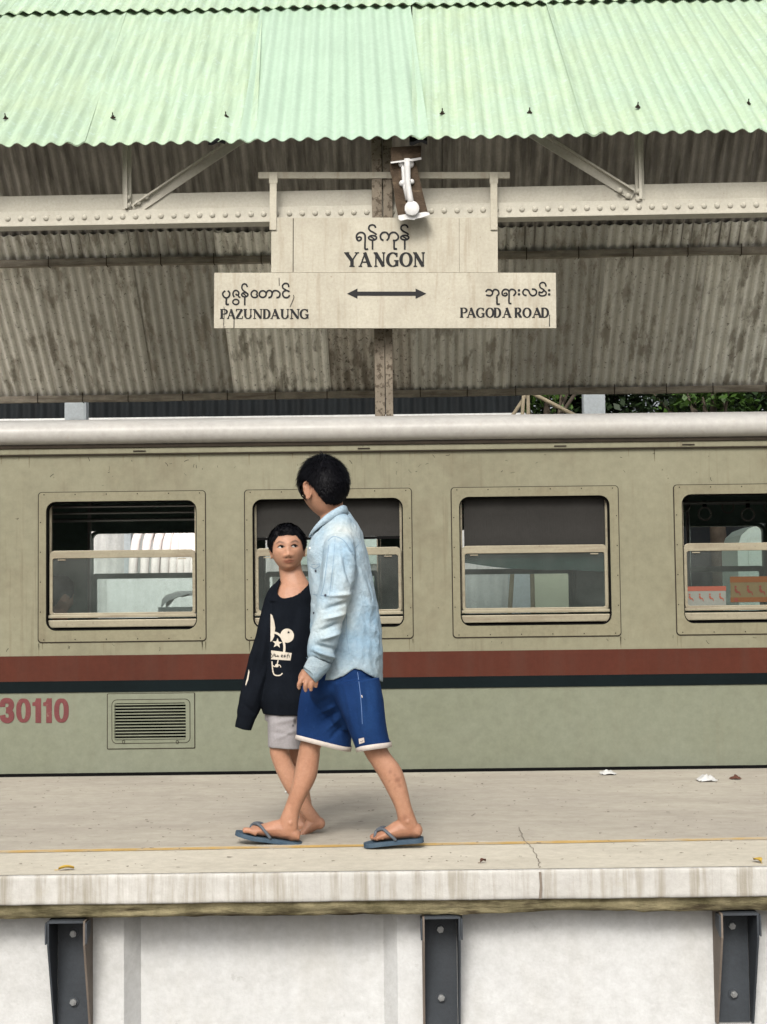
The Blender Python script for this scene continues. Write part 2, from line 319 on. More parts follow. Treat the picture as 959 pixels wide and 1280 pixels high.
# wall below: flush bays and one recessed bay between chamfered edges
wl = MB()
xa, xb = at(155, 1200, YW).x, at(497, 1200, YW).x; ch = .05
def wall_strip(pts):
    v = [(x, y, z) for x, y in pts for z in (-1.1, -.157)]
    wl.add(v, [(2 * i, 2 * i + 2, 2 * i + 3, 2 * i + 1) for i in range(len(pts) - 1)])
wall_strip([(XL, YW), (xa, YW), (xa + ch, YW + .075), (xb - ch, YW + .075), (xb, YW), (XR, YW)])
wl.box(XL, XR, YW + .09, YF - .02, -1.1, -.16)
tag(wl.build('platform_wall', m_wall), kind='structure')

# steel brackets carrying the overhang
def bracket(px, label):
    c = at(px, 1200, YW); z0, z1, hw = -.575, -.158, .0635
    t = empty('steel_bracket', (c.x, YW, z0)); tag(t, label, 'bracket', 'brackets under the platform edge')
    H = z1 - z0
    MB().box(-hw + .006, hw - .006, -.010, -.002, 0, H - .01).build('back_plate', m_steel, t)
    for s in (-1, 1):
        q = MB()
        prof = [(0, 0), (-.035, 0), (-.145, H - .09), (-.145, H - .006), (0, H - .006)]
        q.prism(prof, s * hw - .0035, s * hw + .0035, 'x').build('flange', m_rustd if s * px < 480 * s else m_steel, t)
        MB().prism([(-.15, H - .085), (-.15, H - .012), (-.08, H - .012), (-.08, H - .06)], s * (hw + .0045), s * (hw + .0105), 'x').build('ear_plate', m_steel, t)
    MB().box(-hw + .0037, hw - .0037, -.148, -.0105, H - .012, H - .004).build('cap_plate', m_steel, t)
    for z in (.10, H - .075):
        w = MB(); w.prism([(.019 * math.cos(j * .5236), z + .019 * math.sin(j * .5236)) for j in range(12)], -.0145, -.0098).build('washer', m_steel, t)
        n = MB(); n.prism([(.0125 * math.cos(j * 1.0472 + .2), z + .0125 * math.sin(j * 1.0472 + .2)) for j in range(6)], -.0245, -.0147); n.tube([(0, -.03, z), (0, -.0247, z)], .007, 8)
        n.build('bolt', m_bolt, t)
bracket(93, 'dark steel bracket under the platform edge at the far left')
bracket(551, 'dark steel bracket under the platform edge near the middle, below the older boy')
bracket(915, 'dark steel bracket with torn side plate under the platform edge at the far right')

# ------------------------------------------------------------------ the carriage
train = empty('train_carriage', (0, YT + 1.36, 0))
tag(train, 'cream and olive railway carriage with maroon and black bands beside the platform', 'train')
OFF = Vector((0, YT + 1.36, 0))
def tp(mb, name, m, parent=train, **kw):          # build a part given in world coordinates
    mb.v = [tuple(Vector(p) - OFF) for p in mb.v]; return mb.build(name, m, parent, **kw)
def holed(b, x0, x1, z0, z1, holes, y0, y1):
    xs = sorted({x0, x1, *[h[0] for h in holes], *[h[1] for h in holes]}); zs = sorted({z0, z1, *[h[2] for h in holes], *[h[3] for h in holes]})
    inh = lambda x, z: any(h[0] < x < h[1] and h[2] < z < h[3] for h in holes)
    for i in range(len(xs) - 1):
        for j in range(len(zs) - 1):
            if inh((xs[i] + xs[i + 1]) / 2, (zs[j] + zs[j + 1]) / 2): continue
            for y, fl in ((y0, 0), (y1, 1)):
                q = [(xs[i], y, zs[j]), (xs[i + 1], y, zs[j]), (xs[i + 1], y, zs[j + 1]), (xs[i], y, zs[j + 1])]
                b.add(q, [(3, 2, 1, 0) if fl else (0, 1, 2, 3)])
    for h in holes:
        A = [(h[0], h[2]), (h[1], h[2]), (h[1], h[3]), (h[0], h[3])]
        for k in range(4):
            p, q = A[k], A[(k + 1) % 4]; b.add([(p[0], y0, p[1]), (q[0], y0, q[1]), (q[0], y1, q[1]), (p[0], y1, p[1])], [(0, 3, 2, 1)])
    return b
FW, FZ0, FZ1 = .945, .748, 1.595
WX = [-3.135, -1.960, -.787, .389, 1.655, 2.83]
holes = [(x + .035, x + FW - .042, FZ0 + .055, FZ1 - .045) for x in WX]
def nofix(b, name, m, parent=train):
    b.v = [tuple(Vector(p) - OFF) for p in b.v]; me = b.mesh(name, fix=False); me.materials.append(m); return link(name, me, parent)
nofix(holed(MB(), XL, XR, .47, 1.845, holes, YT, YT + .07), 'side_wall', m_train)
VX0, VX1, VZ0, VZ1 = at(135, 900, YT).x, at(243, 900, YT).x, at(190, 935, YT).z, at(190, 867, YT).z
lv = (at(140, 900, YT).x, at(238, 900, YT).x, at(190, 929, YT).z, at(190, 874, YT).z)
nofix(holed(MB(), XL, XR, -.35, .4695, [(lv[0] + .012, lv[1] - .012, lv[2] + .02, lv[3] - .02)], YT + .001, YT + .07), 'lower_side_wall', m_train_low)
tp(MB().box(XL, XR, YT - .0035, YT - .0005, .526, .669), 'maroon_band', m_maroon)
tp(MB().box(XL, XR, YT - .0055, YT - .001, .462, .5258), 'black_band', m_dgreen)
tp(MB().box(XL, XR, YT - .05, YT + .06, -.365, -.352), 'sill_rail', m_black)
tp(MB().box(XL, XR, YT - .006, YT - .0005, -.35, .010), 'gap_shade_strip', m_black)  # black strip painting the shade in the gap between platform and carriage
# vertical panel joints
for px in (270, 540, 800, 555):
    x = at(px, 700, YT).x
# roof with its rolled edge, rain gutter
prof = [(8.738, 1.864), (8.705, 1.870), (8.680, 1.887), (8.668, 1.912), (8.666, 1.938), (8.676, 1.963), (8.702, 1.985), (8.745, 2.002), (8.82, 2.018), (8.92, 2.033), (9.05, 2.048), (9.35, 2.075), (9.7, 2.1), (10.1, 2.11)]
pr = prof + [(2 * 10.101 - y, z) for y, z in prof[-2::-1]]
rf = MB(); n = 72
for i in range(n + 1):
    x = XL + (XR - XL) * i / n
    for y, z in pr: rf.v.append((x, y, z + noise.noise(Vector((x * .8, y * 3, 0))) * .003))
k = len(pr); rf.f = [(i * k + j, (i + 1) * k + j, (i + 1) * k + j + 1, i * k + j + 1) for i in range(n) for j in range(k - 1)]
roof_t = tp(rf, 'roof', m_rooft, smooth=True)
tp(MB().box(XL, XR, 8.715, YT + .05, 1.8465, 1.864), 'gutter_lip', m_seam, roof_t)
g = MB().box(XL, XR, YT - .016, YT - .0005, 1.812, 1.846); tp(g, 'gutter', m_train, bevel=.004)
tp(MB().box(XL, XR, YT - .019, YT - .0005, 1.806, 1.8115), 'gutter_shadow_seam', m_seam)
for px in (455, 175, 700, 860):
    x = at(px, 562, YT).x; tp(MB().box(x - .035, x + .035, YT - .021, YT - .0165, 1.822, 1.829), 'gutter_clip', m_seam)

def rrect(x0, x1, z0, z1, r, k=6):
    o = []
    for cx, cz, a0 in ((x1 - r, z1 - r, 0), (x0 + r, z1 - r, 90), (x0 + r, z0 + r, 180), (x1 - r, z0 + r, 270)):
        for j in range(k + 1):
            a = rad(a0 + 90 * j / k); o.append((cx + r * math.cos(a), cz + r * math.sin(a)))
    return o
def ringplate(b, outer, inner, y0, y1):
    n = len(outer); v = [(x, y0, z) for x, z in outer] + [(x, y0, z) for x, z in inner] + [(x, y1, z) for x, z in outer] + [(x, y1, z) for x, z in inner]
    f = []
    for i in range(n):
        j = (i + 1) % n; f += [(i, j, n + j, n + i), (n + i, n + j, 3 * n + j, 3 * n + i), (i, 2 * n + i, 2 * n + j, j), (2 * n + i, 3 * n + i, 3 * n + j, 2 * n + j)]
    return b.add(v, f)
screw = MB().tube([(0, -.0025, 0), (0, 0, 0)], .0034, 8).mesh('screw'); screw.materials.append(m_seam)
def near_window(xl, idx):
    x0, x1, z0, z1 = xl, xl + FW, FZ0, FZ1
    ox0, ox1, oz0, oz1 = x0 + .041, x1 - .048, z0 + .062, z1 - .052
    w = tp(ringplate(MB(), rrect(x0, x1, z0, z1, .018), rrect(ox0, ox1, oz0, oz1, .055), YT - .0065, YT + .02), 'window', m_frame)
    wl_ = Vector((0, 0, 0))
    tp(ringplate(MB(), rrect(x0 - .006, x1 + .005, z0 - .007, z1 + .004, .022), rrect(x0 + .004, x1 - .004, z0 + .004, z1 - .004, .016), YT - .0025, YT - .0004), 'seam', m_seam, w)
    tp(ringplate(MB(), rrect(ox0 - .001, ox1 + .001, oz0 - .001, oz1 + .001, .056), rrect(ox0 + .006, ox1 - .006, oz0 + .007, oz1 - .006, .05), YT + .004, YT + .06), 'gasket', m_black, w)
    for i in range(6):
        for zz in (z0 + .012, z1 - .012):
            s = share('screw', screw, w, Vector((x0 + .03 + (FW - .06) * i / 5, YT - .0066, zz)) - OFF)
    for i in range(1, 5):
        for xx in (x0 + .010, x1 - .010):
            s = share('screw', screw, w, Vector((xx, YT - .0066, z0 + (z1 - z0) * i / 5)) - OFF)
    # sliding lower sash: rounded top rail, thin stiles, bottom rail; then the sill bar
    ys = YT + .03
    tp(ringplate(MB(), rrect(ox0 + .012, ox1 - .012, oz1 - .655, oz1 - .278, .03), rrect(ox0 + .030, ox1 - .030, oz1 - .633, oz1 - .3225, .012), ys, ys + .022), 'sash', m_sash, w, bevel=.003)
    tp(MB().box(ox0 + .028, ox1 - .028, ys + .009, ys + .013, oz1 - .64, oz1 - .32), 'pane', m_glass, w)
    tp(MB().box(ox0 + .004, ox1 - .004, ys - .002, ys + .05, oz1 - .716, oz1 - .673), 'sill_bar', m_sash, w, bevel=.005)
    tp(MB().box(ox0 + .006, ox1 - .006, ys - .004, ys + .03, oz1 - .662, oz1 - .645), 'bottom_rail', m_sash, w, bevel=.003)
    tp(MB().box(ox0 - .02, ox1 + .02, ys + .024, ys + .06, oz1 - .76, oz1 - .668), 'sill_back', m_black, w)
    for xx in (ox0 + .06, ox1 - .11):
        tp(MB().box(xx, xx + .045, ys - .001, ys + .006, oz1 - .334, oz1 - .328), 'latch', m_sash, w)
    for s_ in (ox0 + .0065, ox1 - .0185):
        tp(MB().box(s_, s_ + .012, ys + .024, ys + .05, oz1 - .64, oz1 - .01), 'guide_rail', m_sash, w)
    return w, (ox0, ox1, oz0, oz1)
wins = [near_window(x, i) for i, x in enumerate(WX)]
# blinds drawn in two of the windows
for wi, drop in ((2, .215), (3, .285)):
    w, (ox0, ox1, oz0, oz1) = wins[wi]; yb = YT + .064
    q = MB(); nx, nz = 30, 8; e = .03 if wi == 3 else .004
    for j in range(nz + 1):
        for i in range(nx + 1):
            q.v.append((ox0 + e + (ox1 - ox0 - e - .02) * i / nx, yb + .003 * math.sin(j * 1.1 + wi) + .002 * math.sin(i * .7), oz1 + .01 - (drop + .01) * j / nz))
    q.f = [(j * (nx + 1) + i, j * (nx + 1) + i + 1, (j + 1) * (nx + 1) + i + 1, (j + 1) * (nx + 1) + i) for j in range(nz) for i in range(nx)]
    tp(q, 'blind', m_blind, w, smooth=True)
    if wi == 2:
        tp(MB().box(ox0 + .01, ox1 - .01, yb - .004, yb + .012, oz1 - drop - .016, oz1 - drop - .0005), 'blind_rod', m_black, w)
    else:                                # its slack lower edge hangs behind the glass, lower on the right
        q = MB()
        for j in range(7):
            for i in range(nx + 1):
                t = i / nx; d = .09 + .075 * t + .012 * math.sin(t * 5); q.v.append((ox0 + .03 + (ox1 - ox0 - .05) * t, yb + .012 * math.sin(j * .5) + .004 * math.sin(i * .5), oz1 - .283 - d * j / 6))
        q.f = [(j * (nx + 1) + i, j * (nx + 1) + i + 1, (j + 1) * (nx + 1) + i + 1, (j + 1) * (nx + 1) + i) for j in range(6) for i in range(nx)]
        tp(q, 'slack_curtain', m_blind_green, w, smooth=True)
# louvred vent low on the side
vent = tp(ringplate(MB(), rrect(VX0, VX1, VZ0, VZ1, .004), rrect(lv[0], lv[1], lv[2], lv[3], .03), YT - .0045, YT + .0005), 'vent', m_train_low)
tp(ringplate(MB(), rrect(VX0 - .005, VX1 + .005, VZ0 - .005, VZ1 + .003, .006), rrect(VX0 + .004, VX1 - .004, VZ0 + .004, VZ1 - .004, .004), YT - .0018, YT + .0004), 'seam', m_seam, vent)
gx0, gx1, gz0, gz1 = at(143.5, 900, YT).x, at(232.5, 900, YT).x, at(190, 925, YT).z, at(190, 878.5, YT).z
tp(ringplate(MB(), rrect(lv[0] + .003, lv[1] - .003, lv[2] + .003, lv[3] - .003, .027), rrect(gx0, gx1, gz0, gz1, .012), YT - .008, YT + .03), 'vent_frame', m_train_low, vent)
tp(ringplate(MB(), rrect(lv[0] - .001, lv[1] + .001, lv[2] - .001, lv[3] + .001, .03), rrect(lv[0] + .0065, lv[1] - .0065, lv[2] + .0065, lv[3] - .0065, .025), YT - .0055, YT - .0046), 'groove', m_seam, vent)
tp(MB().box(gx0 - .02, gx1 + .02, YT + .045, YT + .05, gz0 - .02, gz1 + .02), 'vent_back', m_black, vent)
NS = 12
for i in range(NS):
    z = gz0 + (gz1 - gz0) * (i + .5) / NS; h = (gz1 - gz0) / NS
    q = MB().box(gx0 - .003, gx1 + .003, YT - .004, YT + .003, z - h * .17, z + h * .2)
    tp(q, 'slat', m_train_low, vent)
for px in (155, 222):
    c = at(px, 927, YT); ringp = [(c.x + .007 * math.cos(a), YT - .011, c.z + .009 * math.sin(a)) for a in np.linspace(0, 6.283, 13)]
    tp(MB().tube(ringp, .0016, 6), 'pull_ring', m_seam, vent)
# running number: 30110
nb = MB(); U = lambda cx, cy: at(cx / 8.718, 860 + cy / 8.718, YT)
def ribbon2(b, pts, w, y0, y1, n=0, closed=False):
    """flat stroke in (x, z) with width w (number or list), thickness from y0 to y1"""
    P = crom(pts, n, closed) if n else [np.array(p, float) for p in pts]
    k = len(P); L, R_ = [], []
    W_ = w if hasattr(w, '__len__') else [w] * k
    for i in range(k):
        if closed: t = P[(i + 1) % k] - P[i - 1]
        else: t = P[min(i + 1, k - 1)] - P[max(i - 1, 0)]
        t = t / (np.linalg.norm(t) + 1e-9); nrm = np.array((-t[1], t[0])) * W_[i] / 2
        L.append(P[i] + nrm); R_.append(P[i] - nrm)
    v = [(p[0], y0, p[1]) for p in L] + [(p[0], y0, p[1]) for p in R_] + [(p[0], y1, p[1]) for p in L] + [(p[0], y1, p[1]) for p in R_]
    f = []
    for i in range(k if closed else k - 1):
        j = (i + 1) % k; f += [(i, j, k + j, k + i), (2 * k + i, 3 * k + i, 3 * k + j, 2 * k + j), (i, 2 * k + i, 2 * k + j, j), (k + i, k + j, 3 * k + j, 3 * k + i)]
    if not closed: f += [(0, k, 3 * k, 2 * k), (k - 1, 3 * k - 1, 4 * k - 1, 2 * k - 1)]
    return b.add(v, f)
xz = lambda cx, cy: (U(cx, cy).x, U(cx, cy).z)
y0n, y1n = YT - .0022, YT - .0002
for cx in (257, 671):
    o = [xz(cx + (x - .5) * 158, 245 + (z - .5) * 262) for x, z in rrect(0, 1, 0, 1, .42, 8)]; i_ = [xz(cx + (x - .5) * 50, 248 + (z - .5) * 178) for x, z in rrect(0, 1, 0, 1, .45, 8)]
    ringplate(nb, o, i_, y0n, y1n)
for cx in (355, 472):
    nb.prism([xz(cx, 195), xz(cx, 158), xz(cx + 28, 150), xz(cx + 42, 112), xz(cx + 94, 112), xz(cx + 94, 380), xz(cx + 33, 380), xz(cx + 33, 195)], y0n, y1n)
ribbon2(nb, [xz(*p) for p in [(28, 205), (30, 165), (50, 140), (80, 138), (110, 146), (125, 180), (118, 215), (95, 236), (68, 240)]], .031, y0n, y1n, 5)
ribbon2(nb, [xz(*p) for p in [(68, 243), (100, 250), (124, 280), (124, 325), (100, 352), (68, 352), (38, 335), (28, 295)]], .031, y0n - .0004, y1n - .0004, 5)
# the digit before it, cut by the frame
tp(nb, 'running_number', m_number)

# ---- inside: floor, ceiling, far wall with its windows, grab rails, straps
tp(MB().box(XL, XR, YT + .07, YT + 2.65, -.26, -.22), 'cabin_floor', m_floor_int)
tp(MB().box(XL, XR, YT + .075, YT + 2.645, 1.80, 1.84), 'cabin_ceiling', m_int_dark)
FYT = YT + 2.65
FX = [-3.4, -2.18, -.90, .54, 1.955, 3.2]
fh = [(x, x + .875, .80, 1.505) for x in FX]
nofix(holed(MB(), XL, XR, -.35, 1.85, fh, FYT, FYT + .07), 'far_wall', m_int)
for x in FX:
    w = tp(ringplate(MB(), rrect(x + .002, x + .873, .802, 1.503, .05), rrect(x + .02, x + .855, .82, 1.485, .045), FYT + .002, FYT + .06), 'far_window', m_int)
    tp(ringplate(MB(), rrect(x + .022, x + .853, .83, 1.19, .02), rrect(x + .05, x + .825, .86, 1.15, .01), FYT + .02, FYT + .04), 'far_sash', m_int, w)
    tp(MB().box(x + .045, x + .83, FYT + .028, FYT + .031, .85, 1.16), 'far_pane', m_glass_far, w)
for zz, yy in ((641, 9.15), (650, 9.35), (633, 9.15)):
    p = at(150, zz, yy); tp(MB().tube([(XL, yy, p.z), (1.35, yy, p.z)], .008 if zz != 650 else .011, 8), 'luggage_rail', m_chrome)
ra, rb = at(905, 628, 9.7).z, at(905, 629, 10.7).z
tp(MB().tube([(1.5, 9.7, ra), (XR, 9.7, ra)], .010, 8), 'grab_rail', m_chrome); tp(MB().tube([(1.5, 10.7, rb), (XR, 10.7, rb)], .012, 8), 'grab_rail', m_chrome)
for px, py, yy, zr in ((855, 632, 10.7, rb), (881, 642, 9.7, ra), (910, 634, 10.7, rb), (935, 643, 9.7, ra), (962, 634, 10.7, rb), (990, 643, 9.7, ra)):
    c = at(px, py, yy); r = .04
    s = tp(MB().tube([(c.x + r * math.cos(a), yy, c.z + r * math.sin(a)) for a in np.linspace(0, 6.283, 21)], .0065, 6), 'hanging_strap', m_strap, smooth=True)
    tp(MB().box(c.x - .012, c.x + .012, yy - .004, yy + .004, c.z + r, zr + .012), 'strap_band', m_black, s)
for px, yy in ((861, 10.9), (112, 11.2)):
    p = at(px, 700, yy); tp(MB().tube([(p.x, yy, -.22), (p.x, yy, 1.8)], .014, 8), 'upright_pole', m_chrome)
# notices stuck on the glass of the right window
m_orange = mat('notice_orange', (.10, .04, .012), .6, .1, 20); m_mustard = mat('notice_mustard', (.085, .07, .034), .6, .1, 20); m_redn = mat('notice_red', (.20, .058, .036), .6, .1, 20); m_pinkn = mat('notice_pale', (.15, .16, .14), .6, .1, 20)
m_maroonp = mat('notice_figure', (.12, .03, .02), .6)
def seated(c, s, y, b):
    o = [(-.12, .1), (.05, .1), (.3, -.35), (.62, -.42), (.75, -1.0), (.6, -1.0), (.5, -.6), (.05, -.62), (-.22, -.2)]
    b.prism([(c[0] + x * s, c[1] + z * s) for x, z in o], y - .0006, y)
    b.prism([(c[0] - .02 * s + .18 * s * math.cos(a), c[1] + .34 * s + .18 * s * math.sin(a)) for a in np.linspace(0, 5.8, 10)], y - .0006, y)
def notice(x0, z0, x1, z1, y, base, head, fig, parent, nfig, foot=True):
    n = tp(MB().box(x0, x1, y - .0015, y, z0, z1), 'notice', base, parent)
    H = z1 - z0; tp(MB().box(x0 - .002, x1 + .002, y - .0026, y - .0016, z1 - H * .22, z1 + .002), 'notice_band', head, parent)
    if foot: tp(MB().box(x0 - .002, x1 + .002, y - .0026, y - .0016, z0 - .002, z0 + H * .18), 'notice_band', head, parent)
    b = MB()
    for i in range(nfig):
        g = MB(); seated((x0 + (x1 - x0) * (i + .42) / nfig, z0 + H * .52), H * .26, y - .0028, g); g.v = [tuple(Vector(p) - OFF) for p in g.v]; g.build('notice_figure', fig, parent)
    if foot:
        b.prism([(x0 + .03 + .012 * math.cos(a), z0 + H * .09 + .012 * math.sin(a)) for a in np.linspace(0, 5.8, 10)], y - .0034, y - .0028)
        b.v = [tuple(Vector(p) - OFF) for p in b.v]; b.build('notice_figure', fig, parent)
w4 = wins[4][0]; ys = YT + .03
p0, p1 = at(914, 752.5, ys), at(975, 720.5, ys); notice(p0.x, p0.z, p1.x, p1.z, ys + .0085, m_mustard, m_orange, m_maroonp, w4, 4)
p0, p1 = at(857.5, 758, ys), at(907.5, 733, ys); notice(p0.x, p0.z, p1.x, p1.z, ys + .0085, m_pinkn, m_redn, m_redn, w4, 4, False)
# paint chips: short dark scratches high on the side, as thin marks
ck = MB()
for i in range(60):
    x = random.uniform(-2.4, 2.4); z = random.choice((random.uniform(1.62, 1.8), random.uniform(1.66, 1.79), random.uniform(.7, .75))); pts = [(x, z)]
    a0 = random.choice((-1.57, -1.2, -1.9, .2)); L = random.uniform(.004, .02)
    for j in range(3): a0 += random.uniform(-.7, .7); pts.append((pts[-1][0] + math.cos(a0) * L / 2, pts[-1][1] + math.sin(a0) * L / 2))
    ribbon2(ck, pts, random.uniform(.001, .003), YT - .0012 - i * 1e-6, YT - .0002)
tag(tp(ck, 'paint_chips', m_seam), kind='stuff')
m_run = mat('rust_run', (.155, .135, .085), .8, .3, 9)
rn = MB()
for i in range(46):
    if i < 20: x = random.uniform(-2.4, 2.6); z1 = 1.803
    else: wx = random.choice(WX[1:5]); x = wx + random.choice((.0, .02, FW - .02, FW, random.uniform(0, FW))); z1 = FZ0 - .008
    L = random.uniform(.02, .075); w = random.uniform(.0015, .004)
    rn.add([(x - w, YT - .0006, z1), (x + w, YT - .0006, z1), (x + w * .4, YT - .0006, z1 - L), (x - w * .3, YT - .0006, z1 - L * .9)], [(0, 1, 2, 3)])
tag(tp(rn, 'rust_runs', m_run), kind='stuff')
# ------------------------------------------------------------------ the station canopy beyond the carriage
YR = 13.2; CY = rad(-1.5)
canopy = empty('station_canopy', (0, YR, 0), (0, 0, CY))
tag(canopy, 'corrugated station canopy, mint green outside and grey beneath, on riveted steel girder', 'canopy')
CM = Matrix.Translation((0, YR, 0)) @ Matrix.Rotation(CY, 4, 'Z'); CI = CM.inverted()
def cl(px, py, ylocal):                    # pixel -> canopy-local point on the plane y = ylocal
    o = CI @ Vector((0, 0, EYE)); p = CI @ at(px, py, 5.); d = p - o
    return o + d * ((ylocal - o.y) / d.y)
TF, TB = .73, .90
ye_f, yr = -.52, 3.35; ze_f = cl(480, 176, ye_f).z; zr = ze_f + TF * (yr - ye_f)
zg = zr - 1.0                            # top of the girder posts
def back_y(py):                            # where the back slope is seen at pixel row py
    lo, hi = yr, 9.
    for _ in range(40):
        m = (lo + hi) / 2; z = zr - TB * (m - yr)
        if z > cl(480, py, m).z: lo = m
        else: hi = m
    return lo
def front_y(py):
    lo, hi = ye_f, yr
    for _ in range(40):
        m = (lo + hi) / 2; z = zr + TF * (m - yr)
        if z < cl(480, py, m).z: lo = m
        else: hi = m
    return lo
AMP, PITCH = .0135, .0995
def sheet_mesh(w, L, name, seg=8, sag=0., th=.006, ns=6):
    """corrugated sheet: x across the waves, y up the slope, z its normal"""
    b = MB(); nw = max(2, round(w / PITCH)); nx = nw * seg
    rows = []
    for side in (1, -1):
        for j in range(ns + 1):
            y = L * j / ns
            for i in range(nx + 1):
                x = w * i / nx
                z = AMP * (1 + .25 * noise.noise(Vector((x * 4, y * .8, sag * 500)))) * math.cos(6.28318 * i / seg) + sag * math.sin(math.pi * j / ns) + noise.noise(Vector((x * 1.3, y * 1.1, sag * 900))) * .006 + (noise.noise(Vector((x * 6, y * 5, 3))) * .0015)
                b.v.append((x, y, z + side * th / 2))
    o = (nx + 1) * (ns + 1)
    for j in range(ns):
        for i in range(nx):
            a = j * (nx + 1) + i; b.f += [(a, a + 1, a + nx + 2, a + nx + 1), (o + a, o + a + nx + 1, o + a + nx + 2, o + a + 1)]
    for j in (0, ns):
        for i in range(nx): a = j * (nx + 1) + i; b.f.append((a, o + a, o + a + 1, a + 1))
    for i in (0, nx):
        for j in range(ns): a = j * (nx + 1) + i; b.f.append((a, a + nx + 1, o + a + nx + 1, o + a))
    m = b.mesh(name, True); m.set_sharp_from_angle(angle=rad(50)); return m
def slope_sheets(x_edge, W, count, y_lo, y_hi, back, mats, lift, name, jitter, variants=3):
    """a course of sheets; y_lo is the lower end (local y), y_hi the upper"""
    t = -TB if back else TF; ang = math.atan(TB if back else TF)
    L = abs(y_hi - y_lo) / math.cos(ang); lap = PITCH
    ms = [sheet_mesh(W + lap, L + random.uniform(0, .03), name, sag=random.uniform(-.012, .012)) for _ in range(variants)]
    for i_m, m in enumerate(ms): m.materials.append(mats[i_m % len(mats)])
    out = []
    for k in range(-count, count - (0 if back else 1)):
        o = link(name, random.choice(ms), canopy); x = x_edge + k * W
        z = zr + t * (y_lo - yr)
        nrm = Vector((0, math.sin(ang) * (1 if back else -1), math.cos(ang)))
        p = Vector((x, y_lo, z)) + nrm * (lift + (k % 2) * .007)
        rot = Matrix.Rotation(math.pi if back else 0, 4, 'Z') @ Matrix.Rotation(ang, 4, 'X') @ Matrix.Rotation(rad(random.uniform(-jitter, jitter)), 4, 'Z')
        if back: p.x += W
        o.matrix_local = Matrix.Translation(p) @ rot
        out.append(o)
    return out
xe = cl(515, 176, ye_f).x; AMP, PITCH = .0165, .1445; FWD = PITCH * 10
y_lap = front_y(14)
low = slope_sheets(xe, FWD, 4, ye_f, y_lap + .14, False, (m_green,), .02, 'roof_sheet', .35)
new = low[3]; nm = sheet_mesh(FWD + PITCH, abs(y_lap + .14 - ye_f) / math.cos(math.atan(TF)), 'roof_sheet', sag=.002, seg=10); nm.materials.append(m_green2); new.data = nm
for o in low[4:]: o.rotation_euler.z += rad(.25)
for i_, o in enumerate(low[:4]):             # these were laid slightly out of square
    o.data = o.data.copy(); k_ = .07 if i_ < 3 else .035
    for v_ in o.data.vertices: v_.co.x -= k_ * v_.co.y
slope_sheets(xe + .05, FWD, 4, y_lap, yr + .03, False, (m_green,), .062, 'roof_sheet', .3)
AMP, PITCH = .019, .121; BWD = PITCH * 10
yb_e, yb_lap = back_y(494), back_y(287)
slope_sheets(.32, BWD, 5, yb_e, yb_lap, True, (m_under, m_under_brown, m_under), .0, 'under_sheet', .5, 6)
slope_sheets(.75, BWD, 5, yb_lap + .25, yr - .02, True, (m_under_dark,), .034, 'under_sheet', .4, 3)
# purlins under the back slope, each with hook bolts
def purlin(y, d, name='purlin', w=.09, h=.085, off=.02, hooks=True):
    ang = math.atan(TB); nrm = Vector((0, math.sin(ang), math.cos(ang))); c = Vector((0, y, zr - TB * (y - yr))) - nrm * (off + h / 2)
    q = MB(); n = 60; pts = []
    for i in range(n + 1):
        x = -6. + 12. * i / n; e = noise.noise(Vector((x * .7, d, 0))) * .012
        for sx, sz in ((-1, -1), (1, -1), (1, 1), (-1, 1)):
            q.v.append((x, c.y + sx * w / 2, c.z + sz * h / 2 + e))
    for i in range(n):
        for j in range(4): q.f.append((i * 4 + j, i * 4 + (j + 1) % 4, (i + 1) * 4 + (j + 1) % 4, (i + 1) * 4 + j))
    q.f += [(3, 2, 1, 0), tuple(n * 4 + j for j in range(4))]
    pu = q.build(name, m_purlin, canopy)
    if hooks:
        for i in range(18):
            x = -5.6 + .66 * i + random.uniform(-.06, .06)
            MB().tube([(x, c.y - w / 2 - .008, c.z + .08), (x, c.y - w / 2 - .008, c.z - h / 2 - .006), (x + .002, c.y + w / 2, c.z - h / 2 - .008)], .006, 6).build('hook_bolt', m_seam, pu)
purlin(back_y(318), 1); purlin(back_y(489), 2); purlin(back_y(200) - .3, 3)
AMP, PITCH = .0165, .1445
# front eave purlin, ridge beam
for y, o in ((ye_f + .55, .09), (ye_f + 2.3, .09), (yr - .3, .09)):
    MB().box(-5.2, 4.3, y - .04, y + .04, zr + TF * (y - yr) - o - .04, zr + TF * (y - yr) - .05).build('purlin', m_purlin, canopy)
MB().box(-5, 5, yr - .06, yr + .06, zr - .26, zr - .1).build('ridge_beam', m_girder, canopy)
# dark packing where sheets lap at the eave
for px, w in ((271, .14), (523, .15)):
    p = cl(px, 178, ye_f); q = MB(); n = 12
    for i in range(n + 1):
        x = p.x - w / 2 + w * i / n; zz = p.z - .004 + .012 * math.cos(6.28 * i / n * w / PITCH + 2.2)
        q.v += [(x, ye_f - .012, zz - .012), (x, ye_f - .012, zz + .012), (x, ye_f + .2, zz + .13), (x, ye_f + .2, zz + .11)]
    q.f = [(4 * i + a, 4 * i + b_, 4 * i + 4 + b_, 4 * i + 4 + a) for i in range(n) for a, b_ in ((0, 1), (1, 2), (2, 3), (3, 0))]
    q.build('lap_packing', m_black, canopy)
